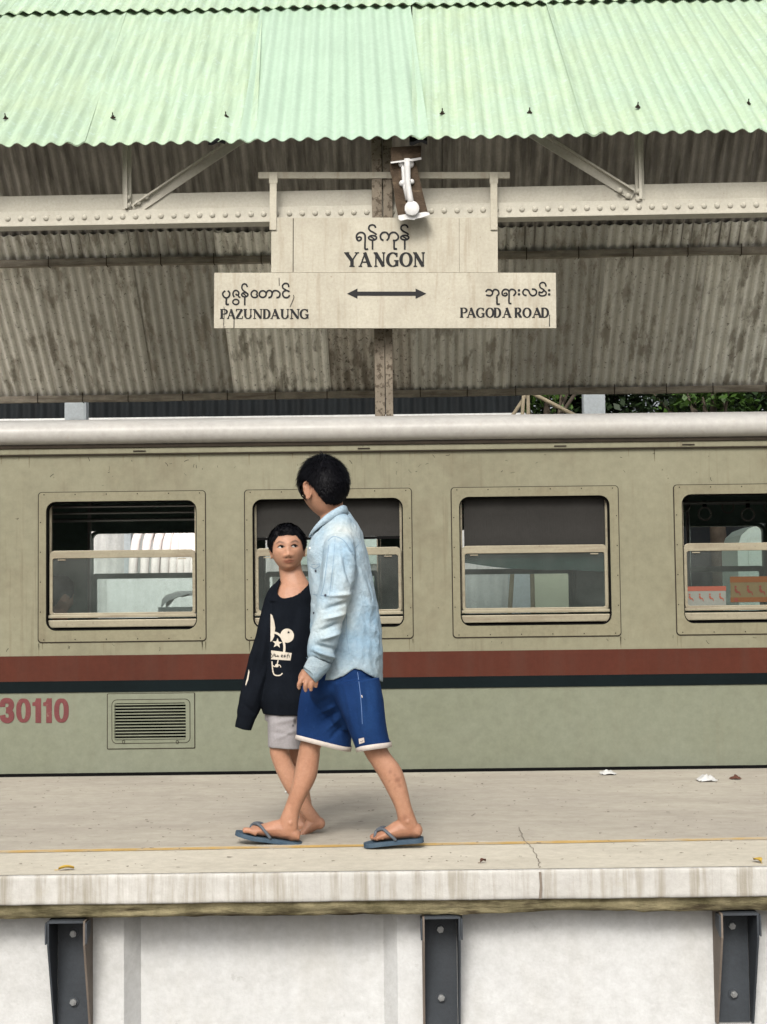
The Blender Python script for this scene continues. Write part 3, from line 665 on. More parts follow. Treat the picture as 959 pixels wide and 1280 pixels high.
# roof bolts standing on the crests of the front slope
def front_pt(px, py):
    o = CI @ Vector((0, 0, EYE)); p = CI @ at(px, py, 5.); d = p - o      # o + d s : z = zr + TF y
    s = (zr + TF * (o.y - yr) - o.z) / (d.z - TF * d.y); return o + d * s
fn = Vector((0, -math.sin(math.atan(TF)), math.cos(math.atan(TF))))
bm_ = MB().tube([(0, 0, .004), (0, 0, .009)], .024, 10); bm_.tube([(0, 0, .009), (0, 0, .024)], .013, 6); bm_.tube([(0, 0, .024), (0, 0, .052)], .0055, 6)
bme = bm_.mesh('roof_bolt'); bme.materials.append(m_seam)
for px, py in ((8, 153), (142, 152), (283, 151), (553, 147), (662, 146), (797, 139), (935, 135)):
    p = front_pt(px, py); o = share('roof_bolt', bme, canopy); o.matrix_local = Matrix.Translation(p + fn * .03) @ Vector((0, 0, 1)).rotation_difference(fn).to_matrix().to_4x4()
# the riveted girder along the posts
gz = lambda py, px=480: cl(px, py, -.08).z
zt, zm, zb = gz(235), gz(256), gz(274)
gir = MB().box(-6, 6, -.045, .03, zm, zt).build('girder', m_girder, canopy, bevel=.004)
MB().box(-6, 6, -.085, .05, zb, zm - .003).build('flange_plate', m_girder, gir, bevel=.004)
MB().box(-6, 6, -.11, .06, zb - .010, zb - .003).build('bottom_plate', m_girder, gir)
rb_ = MB(); 
for j in range(4):
    a = j * .45; rb_.v += [(.026 * math.cos(a) * math.cos(t), -.018 * math.sin(a) , .026 * math.cos(a) * math.sin(t)) for t in np.linspace(0, 6.2832, 10, False)]
rb_.v.append((0, -.019, 0)); rb_.f = [(j * 10 + i, j * 10 + (i + 1) % 10, (j + 1) * 10 + (i + 1) % 10, (j + 1) * 10 + i) for j in range(3) for i in range(10)] + [(30 + i, 30 + (i + 1) % 10, 40) for i in range(10)]
rvm = rb_.mesh('rivet', True); rvm.materials.append(m_girder)
for i in range(-34, 35):
    x = i * .1115
    if abs(x - cl(478, 260, 0).x) < .09: continue
    share('rivet', rvm, gir, (x, -.0852, (zb + zm) / 2))
zf0 = zr + TF * (-.12 - yr) - .06         # underside of the front slope over the girder
# girder web: verticals and diagonals
for pv, pd0, pd1 in ((159, (168, 262), (290, 180)), (799, (792, 244), (676, 172))):
    x = cl(pv, 210, -.06).x
    MB().box(x - .038, x + .038, -.075, -.046, zm + .002, zf0).build('web_post', m_girder, canopy, bevel=.003)
    MB().box(x - .012, x + .012, -.12, -.0755, zm + .002, zf0).build('web_post', m_girder, canopy)
    a, b2 = cl(*pd0, -.06), cl(*pd1, -.06); d = (b2 - a); e = a + d * ((zf0 - a.z) / d.z)
    MB().bar(a, e, .10, .012).build('diagonal_brace', m_girder, canopy); dd = MB().bar(a + Vector((0, -.03, .03)), e + Vector((0, -.03, .03)), .012, .05).build('diagonal_brace', m_girder, canopy)
    s = 1 if pd1[0] > pd0[0] else -1
    for px, py in ((pv + s * 1, 247), (pv + s * 1, 257), (pv + s * 14, 253), (pv + s * 24, 246)):
        p = cl(px, py - (8 if s < 0 else 0), -.09); share('rivet', rvm, gir, (p.x, -.0925, p.z))
# the timber-clad post behind the sign
xp0, xp1 = cl(467, 350, .03).x, cl(489.5, 350, .03).x
pw = (xp1 - xp0)
MB().box(xp0, xp0 + pw * .56, .055, .14, .0, zf0).build('post', m_post, canopy, bevel=.006)
MB().box(xp0 + pw * .6, xp1, .055, .14, .0, zf0).build('post', m_post, canopy, bevel=.006)
MB().box(xp0, xp0 + pw * .56, -.16, -.112, gz(280) - .1, zf0).build('post', m_post, canopy, bevel=.006)
MB().box(xp0 + pw * .62, xp1 + .02, -.15, -.112, gz(280) - .1, zf0).build('post', m_post, canopy, bevel=.006)
for x in (-5.0, 5.0):
    MB().box(x - .08, x + .08, .055, .14, 0, zf0).build('post', m_post, canopy)

# ------------------------------------------------------------------ the station name board
YS = 13.02; SC = FOC / YS
so_ = at(481, 341, YS)
SC = 100 / (at(531, 341, YS) - at(431, 341, YS)).length
sign = empty('station_sign', so_, (0, -ROLL * 0, 0))
sign.rotation_euler = (0, ROLL, 0)
tag(sign, 'cream station name board with black lettering and double arrow, hung under the canopy', 'sign')
sx = lambda px: (px - 481) / SC
sz = lambda py: -(py - 341) / SC
def sbox(x0, y0, x1, y1, d0, d1): return MB().box(sx(x0), sx(x1), d0, d1, sz(y1), sz(y0))
ub = sbox(339, 271, 622.5, 340.6, 0, .03).build('upper_board', m_sign, sign, bevel=.002)
lb = sbox(268, 341, 695, 411, -.004, .028).build('lower_board', m_sign, sign, bevel=.002)
sbox(366, 272, 367, 340, -.0012, .001).build('board_joint', m_seam, ub)
sbox(574, 272, 574.6, 340, -.0008, .001).build('board_joint', m_purlin, ub)
for px in (281, 355, 481, 607, 682):
    q = MB().tube([(sx(px), -.008, sz(408)), (sx(px), -.003, sz(408))], .008, 8); q.build('screw', m_sign, lb)
sbox(322, 212.5, 638, 220.5, .012, .04).build('hanger_bar', m_sign, sign, bevel=.002)
for x in (337, 613.5):
    sbox(x, 220.8, x + 8.5, 287, -.016, -.0015).build('hanger_strap', m_sign, sign); sbox(x - 1, 214, x + 9.5, 228, -.019, .0115).build('hanger_clip', m_sign, sign)
YI = -.0015
class Ink:
    def __init__(s, ox, oy, k, y): s.ox, s.oy, s.k, s.y, s.b, s.c = ox, oy, k, y, MB(), 0
    def q(s, p): return (sx(s.ox + p[0] / s.k), sz(s.oy + p[1] / s.k))
    def st(s, pts, w, n=5, closed=False):
        s.c += 1; e = s.c * 4e-5
        if hasattr(w, '__len__'): w = [x / s.k / SC for x in w]
        else: w = w / s.k / SC
        ribbon2(s.b, [s.q(p) for p in pts], w, s.y - .0012 - e, s.y + .0007, n, closed)
    def circ(s, cx, cy, rx, ry, w): s.st([(cx + rx * math.cos(a), cy + ry * math.sin(a)) for a in np.linspace(0, 6.28318, 18, False)], w, 0, True)
    def dot(s, cx, cy, r):
        s.c += 1; s.b.prism([s.q((cx + r * math.cos(a), cy + r * math.sin(a))) for a in np.linspace(0, 6.28318, 12, False)], s.y - .0012 - s.c * 4e-5, s.y + .0007)
    def poly(s, pts):
        s.c += 1; s.b.prism([s.q(p) for p in pts], s.y - .0012 - s.c * 4e-5, s.y + .0007)
    # roman capitals in a box x0..x1, y0 (top)..y1 (baseline)
    def cap(s, ch, x0, x1, y0, y1):
        w = x1 - x0; h = y1 - y0; T = h * .24; t = h * .085; P = lambda u, v: (x0 + u * w, y1 - v * h)
        def line(a, b, wd): s.st([P(*a), P(*b)], wd, 0)
        def serif(u, v, L=.30): s.st([P(u - L / 2, v), P(u + L / 2, v)], t, 0)
        def bowl(cu, cv, ru, rv, a0, a1, thick, thin=None):
            thin = thin or t; A = np.linspace(rad(a0), rad(a1), 22)
            s.st([P(cu + ru * math.cos(a), cv + rv * math.sin(a)) for a in A], [thin + (thick - thin) * abs(math.cos(a)) ** 1.3 for a in A], 0)
        k = .027
        if ch == 'Y':
            line((.12, .97), (.5, .45), T); line((.88, .97), (.55, .45), t * 1.2); line((.52, .5), (.52, .02), T); serif(.16, 1 - k, .36); serif(.86, 1 - k, .30); serif(.52, k, .36)
        elif ch == 'A':
            line((.12, .02), (.50, 1.0), t * 1.2); line((.45, 1.0), (.84, .02), T); line((.24, .32), (.7, .32), t); serif(.12, k, .28); serif(.84, k, .34)
        elif ch == 'N':
            line((.16, .02), (.16, .98), t * 1.2); line((.14, .97), (.86, .03), T); line((.88, 0), (.88, .98), t * 1.2); serif(.10, 1 - k, .30); serif(.16, k, .32); serif(.88, 1 - k, .30)
        elif ch == 'O': bowl(.5, .5, .42, .47, 0, 361, T)
        elif ch == 'G':
            bowl(.52, .5, .43, .47, 48, 312, T); line((.84, .04), (.84, .42), T * .9); serif(.8, .42, .38); line((.84, .98), (.84, .68), t * 1.3)
        elif ch == 'P':
            line((.22, .02), (.22, .98), T); bowl(.45, .73, .42, .25, -90, 90, T * .9); line((.2, 1 - k), (.47, 1 - k), t); line((.25, .49), (.47, .49), t); serif(.22, k, .46); serif(.14, 1 - k, .24)
        elif ch == 'R':
            line((.2, .02), (.2, .98), T); bowl(.42, .73, .38, .25, -90, 90, T * .9); line((.2, 1 - k), (.44, 1 - k), t); line((.25, .49), (.44, .49), t); line((.46, .5), (.86, .03), T); serif(.2, k, .4); serif(.88, k, .24); serif(.12, 1 - k, .24)
        elif ch == 'D':
            line((.18, .02), (.18, .98), T); bowl(.40, .5, .48, .47, -90, 90, T); line((.16, 1 - k), (.42, 1 - k), t); line((.16, k), (.42, k), t); serif(.1, 1 - k, .2); serif(.1, k, .2)
        elif ch == 'U':
            bowl(.52, .36, .34, .34, 180, 360, T * .9); line((.18, .34), (.18, .98), T); line((.86, .34), (.86, .98), t * 1.3); serif(.18, 1 - k, .42); serif(.86, 1 - k, .28)
        elif ch == 'Z':
            line((.84, .95), (.16, .06), T); line((.1, 1 - k), (.9, 1 - k), t); line((.08, k), (.94, k), t); line((.12, .98), (.12, .76), t * 1.2); line((.92, .02), (.92, .26), t * 1.2)
    def done(s, name, parent):
        o = s.b.build(name, m_ink, parent); s.b = MB(); return o
def na(I, cx, cy, rx, ry, w, stem, ax, top):        # the looped letter with its killer stroke, as on the board
    I.circ(cx, cy, rx, ry, w); I.st([(cx - rx * .6, cy - ry * .6), (cx, cy), (cx + rx * .55, cy + ry * .75)], w * .8, 3); I.st([(cx, cy + ry * .8), (cx, stem)], w, 0)
    I.st([(cx + rx * .8, top + 30), (cx + rx * .5, top + 8), (cx - rx * .1, top), (cx - rx * .75, top + 10), (cx - rx * .95, top + 36), (cx - rx * .6, top + 58), (cx, top + 72), (cx + rx * .6, top + 86), (cx + rx, top + 100)], w)
I = Ink(420, 270, 7.99, YI)
I.st([(250, 235), (225, 243), (208, 222), (208, 188), (232, 163), (265, 162), (288, 182), (292, 215), (290, 315), (300, 330), (322, 326)], 19); I.st([(250, 238), (252, 214), (234, 205), (214, 215)], 17)
na(I, 366, 214, 40, 23, 18, 334, 0, 83)
I.st([(476, 241), (452, 226), (445, 192), (465, 163), (500, 160), (525, 185), (528, 214), (508, 242)], 19); I.st([(527, 212), (538, 178), (564, 160), (597, 164), (621, 192), (621, 220), (600, 240), (568, 240)], 19); I.st([(582, 240), (582, 318), (590, 326), (612, 326)], 19)
na(I, 688, 212, 40, 23, 18, 334, 0, 83)
I.done('lettering', ub)
for ch, a, b2 in (('Y', 85, 230), ('A', 228, 358), ('N', 382, 490), ('G', 505, 628), ('O', 640, 760), ('N', 775, 885)): I.cap(ch, a, b2, 362, 506)
I.done('lettering', ub)
I = Ink(265, 340, 7.377, YI - .004)
I.st([(125, 176), (106, 192), (103, 215), (120, 238), (145, 240), (163, 222), (165, 196), (148, 175)], 16); I.st([(136, 240), (135, 296), (142, 303), (160, 303)], 17)
I.st([(208, 236), (196, 208), (205, 180), (228, 173), (248, 190), (246, 212), (230, 215), (222, 203)], 15); I.st([(246, 205), (248, 228), (264, 240)], 15); I.circ(223, 280, 28, 24, 15)
na(I, 305, 213, 29, 20, 15, 312, 0, 112)
I.st([(418, 205), (416, 184), (392, 173), (369, 188), (364, 214), (380, 236), (408, 237), (422, 222), (408, 208)], 15)
I.circ(470, 207, 32, 31, 16); I.st([(503, 200), (515, 178), (540, 175), (556, 196), (548, 230), (522, 240)], 16); I.st([(558, 196), (572, 177), (604, 177), (628, 200), (622, 232), (596, 240)], 16)
I.st([(716, 186), (692, 173), (662, 184), (654, 212), (672, 238), (704, 236), (718, 216)], 16); I.st([(710, 142), (702, 114), (676, 107), (654, 124), (656, 150), (676, 164), (700, 178)], 15)
I.done('lettering', lb)
for ch, a, b2 in (('P', 78, 150), ('A', 143, 220), ('Z', 220, 290), ('U', 296, 372), ('N', 383, 466), ('D', 474, 541), ('A', 543, 628), ('U', 636, 712), ('N', 723, 808), ('G', 812, 895)): I.cap(ch, a, b2, 347, 436)
I.done('lettering', lb)
I.st([(112, 325), (118, 360), (112, 480), (116, 525)], 5, 3); I.st([(208, 430), (206, 525)], 7, 0); I.st([(620, 55), (622, 130)], 6, 0); I.st([(750, 215), (757, 240), (722, 325)], 5, 3)
I.done('drip_marks', lb)['kind'] = 'stuff'
I = Ink(565, 340, 7.104, YI - .004)
I.st([(299, 180), (318, 160), (348, 166), (360, 192), (340, 214), (302, 207)], 15); I.st([(358, 186), (374, 160), (404, 164), (416, 194), (396, 220)], 15); I.st([(398, 222), (400, 284), (406, 290), (425, 290)], 17)
I.st([(490, 206), (470, 215), (448, 205), (446, 178), (468, 157), (497, 164), (506, 190), (505, 272), (514, 284), (527, 284)], 15); I.st([(490, 208), (482, 190), (458, 196)], 13); I.st([(506, 178), (524, 157), (553, 163), (565, 188), (545, 216)], 15)
for cx in (594, 862):
    I.dot(cx, 166, 12); I.dot(cx, 202, 12)
I.st([(662, 213), (636, 204), (629, 178), (648, 157), (678, 168), (690, 194), (710, 213), (738, 207), (750, 180), (736, 158), (708, 155)], 15)
I.st([(772, 178), (774, 206), (800, 216), (830, 206), (834, 182), (814, 170), (797, 186), (772, 180)], 14); I.st([(835, 132), (826, 104), (802, 95), (780, 110), (784, 140), (808, 156), (822, 170)], 14)
I.done('lettering', lb)
for ch, a, b2 in (('P', 70, 138), ('A', 130, 212), ('G', 214, 290), ('O', 299, 371), ('D', 371, 433), ('A', 448, 526)): I.cap(ch, a, b2, 322, 409)
I.done('lettering', lb)
for ch, a, b2 in (('R', 553, 618), ('O', 627, 701), ('A', 711, 797), ('D', 790, 858)): I.cap(ch, a, b2, 322, 409)
I.done('lettering', lb)
I.st([(864, 385), (862, 490)], 7, 0); I.done('drip_marks', lb)
I = Ink(0, 0, 1, YI - .004); I.st([(444, 367.5), (523, 367.5)], 5.2, 0); I.poly([(434, 367.5), (447, 361), (447, 374)]); I.poly([(533, 367.5), (519.5, 361), (519.5, 374)]); I.done('double_arrow', lb)

# ------------------------------------------------------------------ worn timber lamp bracket on the post
YB = 12.86
L_ = lambda cx, cy, d=0: at(460 + cx / 9.59, 175 + cy / 9.59, YB + d)
lamp = empty('lamp_bracket', L_(500, 60)); LO = lamp.location.copy()
tag(lamp, 'worn dark timber plank with a white painted pipe lamp bracket on the post', 'lamp bracket')
def lpart(q, name, m, **kw): q.v = [tuple(Vector(p) - LO) for p in q.v]; return q.build(name, m, lamp, **kw)
def slab(pts, d0, d1, nsub=0):
    q = MB(); v = [L_(x, y, d0) for x, y in pts] + [L_(x, y, d1) for x, y in pts]; n = len(pts)
    return q.add(v, [tuple(range(n)), tuple(range(2 * n - 1, n - 1, -1))] + [(i, i + n, (i + 1) % n + n, (i + 1) % n) for i in range(n)])
lpart(slab([(262, 262), (420, 268), (568, 262), (600, 370), (660, 640), (722, 880), (700, 905), (560, 915), (365, 930), (330, 760), (290, 470), (268, 380)], .0, .05), 'plank', m_woodd, bevel=.004)
lpart(slab([(272, 85), (640, 66), (634, 222), (450, 235), (276, 264)], -.05, .05), 'cross_plank', m_woodd, bevel=.004)
lpart(slab([(270, 262), (450, 238), (640, 205), (642, 232), (560, 250), (400, 265), (276, 280)], -.056, -.01), 'paint_drip', m_lampw)
lpart(MB().tube([L_(470, 235, -.03), L_(474, 330, -.035), L_(480, 520, -.035), L_(500, 660, -.035), L_(522, 790, -.035)], [.034, .026, .024, .026, .03], 10), 'pipe', m_lampw, smooth=True)
lpart(MB().tube([L_(415, 262, -.01), L_(424, 380, -.012), L_(436, 540, -.012), L_(470, 720, -.012)], [.02, .016, .018, .014], 8), 'conduit', m_lampw, smooth=True)
for c, r in (((405, 290), .03), ((505, 290), .036), ((410, 520), .028), ((525, 500), .024)):
    lpart(MB().tube([L_(*c, -.03), L_(*c, -.002)], [r * .8, r], 10), 'boss', m_lampw, smooth=True)
c = L_(527, 825, -.03)
lpart(MB().tube([c + Vector((0, -.035, 0)), c + Vector((0, -.025, 0)), c + Vector((0, .029, 0))], [.045, .062, .062], 18), 'lamp_rose', m_lampw, smooth=True, auto=True)
lpart(slab([(362, 905), (470, 885), (560, 878), (700, 862), (735, 872), (742, 895), (690, 915), (640, 930), (570, 945), (560, 958), (470, 950), (395, 968), (368, 950)], -.02, .052), 'plaster_foot', m_lampw)

# ------------------------------------------------------------------ beyond: far platform, shed, posts, ducts, trees
tag(MB().box(-30, 30, YT + 2.9, 23, -1.1, -.02).build('far_platform', m_coping), kind='structure')
def white_post(px, label, brace):
    p = at(px, 505, 21.3); t = empty('white_post', (p.x, 21.3, 0)); tag(t, label, 'post', 'white posts behind the canopy')
    hw = .15
    MB().box(-hw, hw, -.1, .1, -.02, 4.4).build('shaft', m_postw, t, bevel=.01); MB().box(-hw + .07, hw - .03, -.112, -.1005, -.02, 4.4).build('face_plate', m_postw, t)
    if brace: MB().prism([(-hw, 3.55), (-hw - .36, 3.1), (-hw - .36, 2.9), (-hw, 3.2)], -.05, .0).build('gusset', m_postw, t)
    MB().box(-.2, .2, -.2, .2, -.02, .12).build('foot', m_postw, t)
white_post(96, 'pale blue-white post above the carriage roof at the left', False); white_post(742, 'pale blue-white post with a sloping gusset above the carriage roof at the right', True)
shed = empty('shed', (0, 23.6, 0)); tag(shed, 'dark corrugated shed behind the canopy with pale lower wall', 'shed')
q = MB(); nx = 420
for j, z in enumerate((2.25, 6.0)):
    for i in range(nx + 1): q.v.append((-11 + i * 13.2 / nx, .03 * math.cos(i * 6.283 / 6), z))
q.f = [(i, i + 1, nx + 2 + i, nx + 1 + i) for i in range(nx)]
q.build('upper_sheeting', m_shed, shed, smooth=True)
q = MB(); nx = 300
for j, z in enumerate((-.02, 2.2)):
    for i in range(nx + 1): q.v.append((-11 + i * 13.2 / nx, -.1 + .02 * math.cos(i * 6.283 / 4), z))
q.f = [(i, i + 1, nx + 2 + i, nx + 1 + i) for i in range(nx)]
q.build('lower_wall', m_shedlow, shed, smooth=True)
MB().box(-11, 2.2, -.16, .05, 2.2, 2.34).build('rail', m_shed, shed)
MB().box(-11, 2.2, -.06, -.02, 3.75, 3.85).build('rail', m_shedlow, shed)
MB().box(-11, 2.25, -1.2, 3, 6, 6.1).build('shed_roof', m_shed, shed)
for px0, px1 in ((476, 484),):
    pass
p = at(158, 700, 23.2); MB().box(p.x - .05, p.x + .05, -.3, -.15, -.02, 2.15).build('pilaster', m_postw, shed)
p = at(650, 700, 23.2); MB().box(p.x - .16, p.x + .16, -.3, -.15, -.02, 1.75).build('pilaster', m_postw, shed)
p0, p1 = at(666, 700, 23.2).x, at(716, 700, 23.2).x; MB().box(p0, p1, -.25, -.13, -.02, 1.7).build('panel', m_yellowp, shed)
p0, p1 = at(372, 700, 23.2).x, at(520, 700, 23.2).x; MB().box(p0, p1, -.25, -.13, 1.55, 1.95).build('panel', m_minttrain, shed); MB().box(p0, p1, -.22, -.13, .1, 1.35).build('panel', m_minttrain, shed)
# ribbed ducts seen through the left window
dt = empty('ribbed_duct', (at(210, 690, 14.6).x, 14.6, -.02)); tag(dt, 'white ribbed duct standing on the far platform, seen through the left window', 'duct')
for i in range(9):
    x0 = at(170 + 15 * i - i * i * .6, 690, 14.6).x - dt.location.x; h = at(200, 655, 14.6).z + .02
    r = .042
    MB().tube([(x0 - .03, -.02, 1.2), (x0 - .02, -.02, 1.4), (x0, -.0, h - .16), (x0 + .02, .07, h - .06), (x0 + .05, .2, h - r), (x0 + .08, .45, h - r - .01), (x0 + .1, .7, h - .14), (x0 + .1, .8, 1.2)], r, 10).build('rib', m_duct, dt, smooth=True)
MB().box(-.55, 1.0, -.14, .95, 0, 1.27).build('plinth', m_shedlow, dt)
wp = empty('white_cloth', at(232, 757, 12.6)); tag(wp, 'white sheet bundle lying beyond the left window', 'sheet')
q = MB(); n = 10
for j in range(n + 1):
    for i in range(n + 1):
        u, v = i / n - .5, j / n - .5; q.v.append((u * .36, v * .3, .12 * max(0, 1 - 2.2 * (u * u + v * v)) ** .5 + .03 * noise.noise(Vector((u * 6, v * 6, 1))) + .04 * u))
q.f = [(j * (n + 1) + i, j * (n + 1) + i + 1, (j + 1) * (n + 1) + i + 1, (j + 1) * (n + 1) + i) for j in range(n) for i in range(n)]
q.build('cloth', m_paper, wp, smooth=True); MB().box(-.2, .25, -.16, .2, -.9, -.01).build('stand', m_shedlow, wp)
# far mint carriage end seen through the right window
fc = empty('mint_carriage', (6.2, 19.2, -.02)); tag(fc, 'pale mint green carriage with rounded corner, seen through the right window', 'carriage')
x0 = at(922, 680, 19.2).x - 6.2; zt_ = at(935, 654, 19.2).z
MB().prism([(x0, .1), (x0, zt_ - .28), (x0 + .05, zt_ - .13), (x0 + .14, zt_ - .05), (x0 + .28, zt_), (5, zt_ + .02), (5, .1)], 0, .9).build('body', m_minttrain, fc)
p = at(935, 668, 19.2).x - 6.2
q = ringplate(MB(), rrect(p, p + 1.1, zt_ - .75, zt_ - .14, .05), rrect(p + .03, p + 1.07, zt_ - .72, zt_ - .17, .04), -.012, -.001); q.build('panel_frame', m_minttrain, fc)
MB().box(p + .18, p + .9, -.01, -.002, zt_ - .6, zt_ - .32).build('window', m_black, fc)
MB().box(x0 + .02, 5, -.01, -.002, .55, .75).build('band', m_shedlow, fc)
fw_ = MB().box(2.5, 14, 23.9, 24.1, -.02, 2.6).build('boundary_wall', m_shed); tag(fw_, 'dark boundary wall behind the right windows', 'wall')
# bamboo poles leaning by the shed
for i, (a, b2) in enumerate((((652, 535), (655, 488)), ((661, 535), (660, 492)), ((640, 478), (716, 518)), ((700, 520), (722, 488)), ((634, 530), (668, 478)))):
    p, r_ = at(*a, 21.6 + .1 * i), at(*b2, 21.6 + .1 * i); d = (p - r_).normalized() if p.z < r_.z else (r_ - p).normalized()
    top = r_ if r_.z > p.z else p; bot = top + d * (1.6 if i in (2,) else 3.9)
    o = MB().tube([top - d * .1, top + (bot - top) * .5, bot], [.025, .03, .034], 8).build('bamboo_pole', m_bamboo if i != 3 else m_bark, smooth=True)
    tag(o, ['upright bamboo pole nearest the shed, above the carriage roof', 'second upright bamboo pole beside the shed above the carriage roof', 'long thin bamboo pole leaning down to the right above the carriage roof', 'dark stick leaning left of the white post with gusset', 'bamboo pole leaning to the right behind the upright poles'][i], 'pole', 'poles leaning beside the shed')
def tree(x, y, h, rx, ry, rz, cz, nl, name, label, lm, ls=.15, branch=9):
    t = empty(name, (x, y, -1.1)); tag(t, label, 'tree', 'trees behind the canopy'); zc = cz + 1.1
    tr = MB(); tr.tube([(0, 0, 0), (.06, .03, zc * .4), (-.04, 0, zc * .8), (0, 0, zc + rz * .5)], [.17, .14, .1, .03], 10)
    rs = random.Random(int(x * 100)); tips = []
    for i in range(branch):
        a = rs.uniform(0, 6.28); e = rs.uniform(-.2, .8); tip = Vector((rx * .8 * math.cos(a), ry * .8 * math.sin(a), zc + rz * e)); st = Vector((0, 0, zc * rs.uniform(.55, .9)))
        tr.tube([st, (st + tip) / 2 + Vector((0, 0, .15)), tip], [.05, .03, .012], 6); tips.append(tip)
    tr.build('trunk', m_bark, t, smooth=True)
    cr = MB(); cl_ = [Vector((rs.gauss(0, .5) * rx, rs.gauss(0, .5) * ry, zc + rs.gauss(0, .45) * rz)) for _ in range(30)] + tips
    for i in range(nl):
        c = rs.choice(cl_); p = c + Vector((rs.gauss(0, .16) * rx, rs.gauss(0, .16) * ry, rs.gauss(0, .14) * rz)); s = ls * rs.uniform(.6, 1.3)
        d = Vector((rs.gauss(0, 1), rs.gauss(0, 1), rs.gauss(-.3, .7))).normalized(); sd_ = d.cross(Vector((rs.gauss(0, .4), rs.gauss(0, .4), 1))).normalized() * s * .3
        cr.add([p, p + d * s * .5 + sd_, p + d * s, p + d * s * .5 - sd_], [(0, 1, 2, 3)])
    m = bpy.data.meshes.new('crown'); m.from_pydata(cr.v, [], cr.f); m.materials.append(lm); link('crown', m, t)
tree(5.6, 25.0, 6, 1.9, 1.4, 1.7, 3.7, 9000, 'leafy_tree', 'dark leafy tree right of the white post with gusset', m_leafA)
tree(8.6, 25.5, 6, 2.2, 1.4, 1.7, 3.6, 9000, 'leafy_tree', 'dark leafy tree at the right edge above the carriage roof', m_leafA)
tree(3.2, 26.5, 6, 1.8, 1.4, 1.9, 4.0, 9000, 'leafy_tree', 'dark leafy tree behind the white post with gusset', m_leafA)
tree(6.9, 28.0, 6, 3.0, 1.4, 2.2, 4.4, 11000, 'leafy_tree', 'broad dark tree farthest back between the other trees at right', m_leafA, .13)
tree(at(893, 500, 22.5).x, 22.5, 6, .55, .5, .5, at(893, 497, 22.5).z, 500, 'young_tree', 'bright green sapling lit before the dark trees at right', m_leafB, .13, 7)
tree(at(690, 500, 23).x, 23.6, 6, .5, .4, .6, at(690, 503, 23.6).z, 500, 'young_tree', 'green sapling behind the bamboo poles', m_leafB, .10, 7)
# ------------------------------------------------------------------ people
SKIN_T = (.40, .205, .125)
m_skinT = mat('skin_older', (.37, .198, .128), .48, .12, 6, col2=(.30, .155, .096), attr='tint', bump=.05, bscale=150)
m_skinK = mat('skin_younger', (.40, .218, .142), .45, .10, 6, col2=(.34, .178, .112), attr='tint', bump=.04, bscale=150)
for m_ in (m_skinT, m_skinK):
    p_ = next(n for n in m_.node_tree.nodes if n.type == 'BSDF_PRINCIPLED'); p_.inputs['Subsurface Weight'].default_value = .12; p_.inputs['Subsurface Radius'].default_value = (.012, .005, .003); p_.inputs['Subsurface Scale'].default_value = .6
m_hair = mat('black_hair', (.004, .004, .0055), .5, .3, 30, spec=.07)
m_eyew = mat('eye_white', (.5, .48, .45), .25, .05, 10)
m_iris = mat('eye_iris', (.012, .007, .005), .12, .1, 10)
m_denim = mat('light_denim', (.22, .335, .435), .85, .14, 5, col2=(.37, .45, .49), attr='tint', spots=.22, spscale=14, spthr=(.48, .72), spot_col=(.46, .51, .53), bump=.55, bscale=70, spec=.1)
m_denimd = mat('denim_seam', (.20, .30, .40), .9, .2, 30)
m_button = mat('pearl_button', (.75, .75, .73), .3)
m_buttond = mat('dark_snap', (.05, .06, .08), .4)
m_royal = mat('royal_blue_twill', (.0055, .022, .082), .85, .22, 8, col2=(.009, .031, .105), attr='tint', bump=.3, bscale=350, spots=.12, spscale=30, spot_col=(.04, .09, .22), spec=.08)
m_trim = mat('cream_trim', (.52, .47, .43), .8, .15, 20, bump=.2, bscale=200)
m_black_knit = mat('black_knit', (.007, .009, .013), .85, .3, 9, bump=.25, bscale=400, spec=.04)
m_print = mat('cream_print', (.52, .47, .39), .75, .12, 30)
m_lilac = mat('lilac_grey_cotton', (.285, .272, .278), .9, .15, 10, attr='tint', bump=.3, bscale=350, spec=.1)
m_rubber = mat('blue_rubber', (.03, .055, .085), .7, .35, 22, col2=(.055, .085, .115), bump=.2, bscale=120)
m_strapr = mat('grey_rubber_strap', (.095, .11, .13), .6, .3, 30)

def P3(px, py, Y): return at(px, py, Y)
def loft(rings, steps=4, n=20, power=2.2, ax=None, caps=True):
    """rings: (px, py, Y, half width in pixels across the image, half depth in metres[, tilt]) -> closed tube"""
    R4 = [list(r[:5]) + [r[5] if len(r) > 5 else 0] for r in rings]; C = crom(R4, steps) if len(R4) > 2 else [np.array(r) for r in R4]
    pts = [P3(*c[:3]) for c in C]; k = len(C); v = []; f = []
    for i, c in enumerate(C):
        t = (pts[min(i + 1, k - 1)] - pts[max(i - 1, 0)])
        if ax is not None: u = Matrix.Rotation(-c[5], 3, 'Y') @ Vector(ax)
        else:
            t.normalize(); u = Vector((0, 1, 0)).cross(t)
            if u.length < 1e-4: u = Vector((1, 0, 0))
            u.normalize()
        w = Vector((0, 1, 0)); w = (w - u * w.dot(u)).normalized()
        a = max(c[3], .3) * c[2] / FOC; b = max(c[4], .002)
        for j in range(n):
            th = 6.283185 * j / n; cs, sn = math.cos(th), math.sin(th)
            e = 2 / power; v.append(pts[i] + u * (a * math.copysign(abs(cs) ** e, cs)) + w * (b * math.copysign(abs(sn) ** e, sn)))
    f = [(i * n + j, i * n + (j + 1) % n, (i + 1) * n + (j + 1) % n, (i + 1) * n + j) for i in range(k - 1) for j in range(n)]
    if caps: f += [tuple(range(n - 1, -1, -1)), tuple((k - 1) * n + j for j in range(n))]
    return v, f
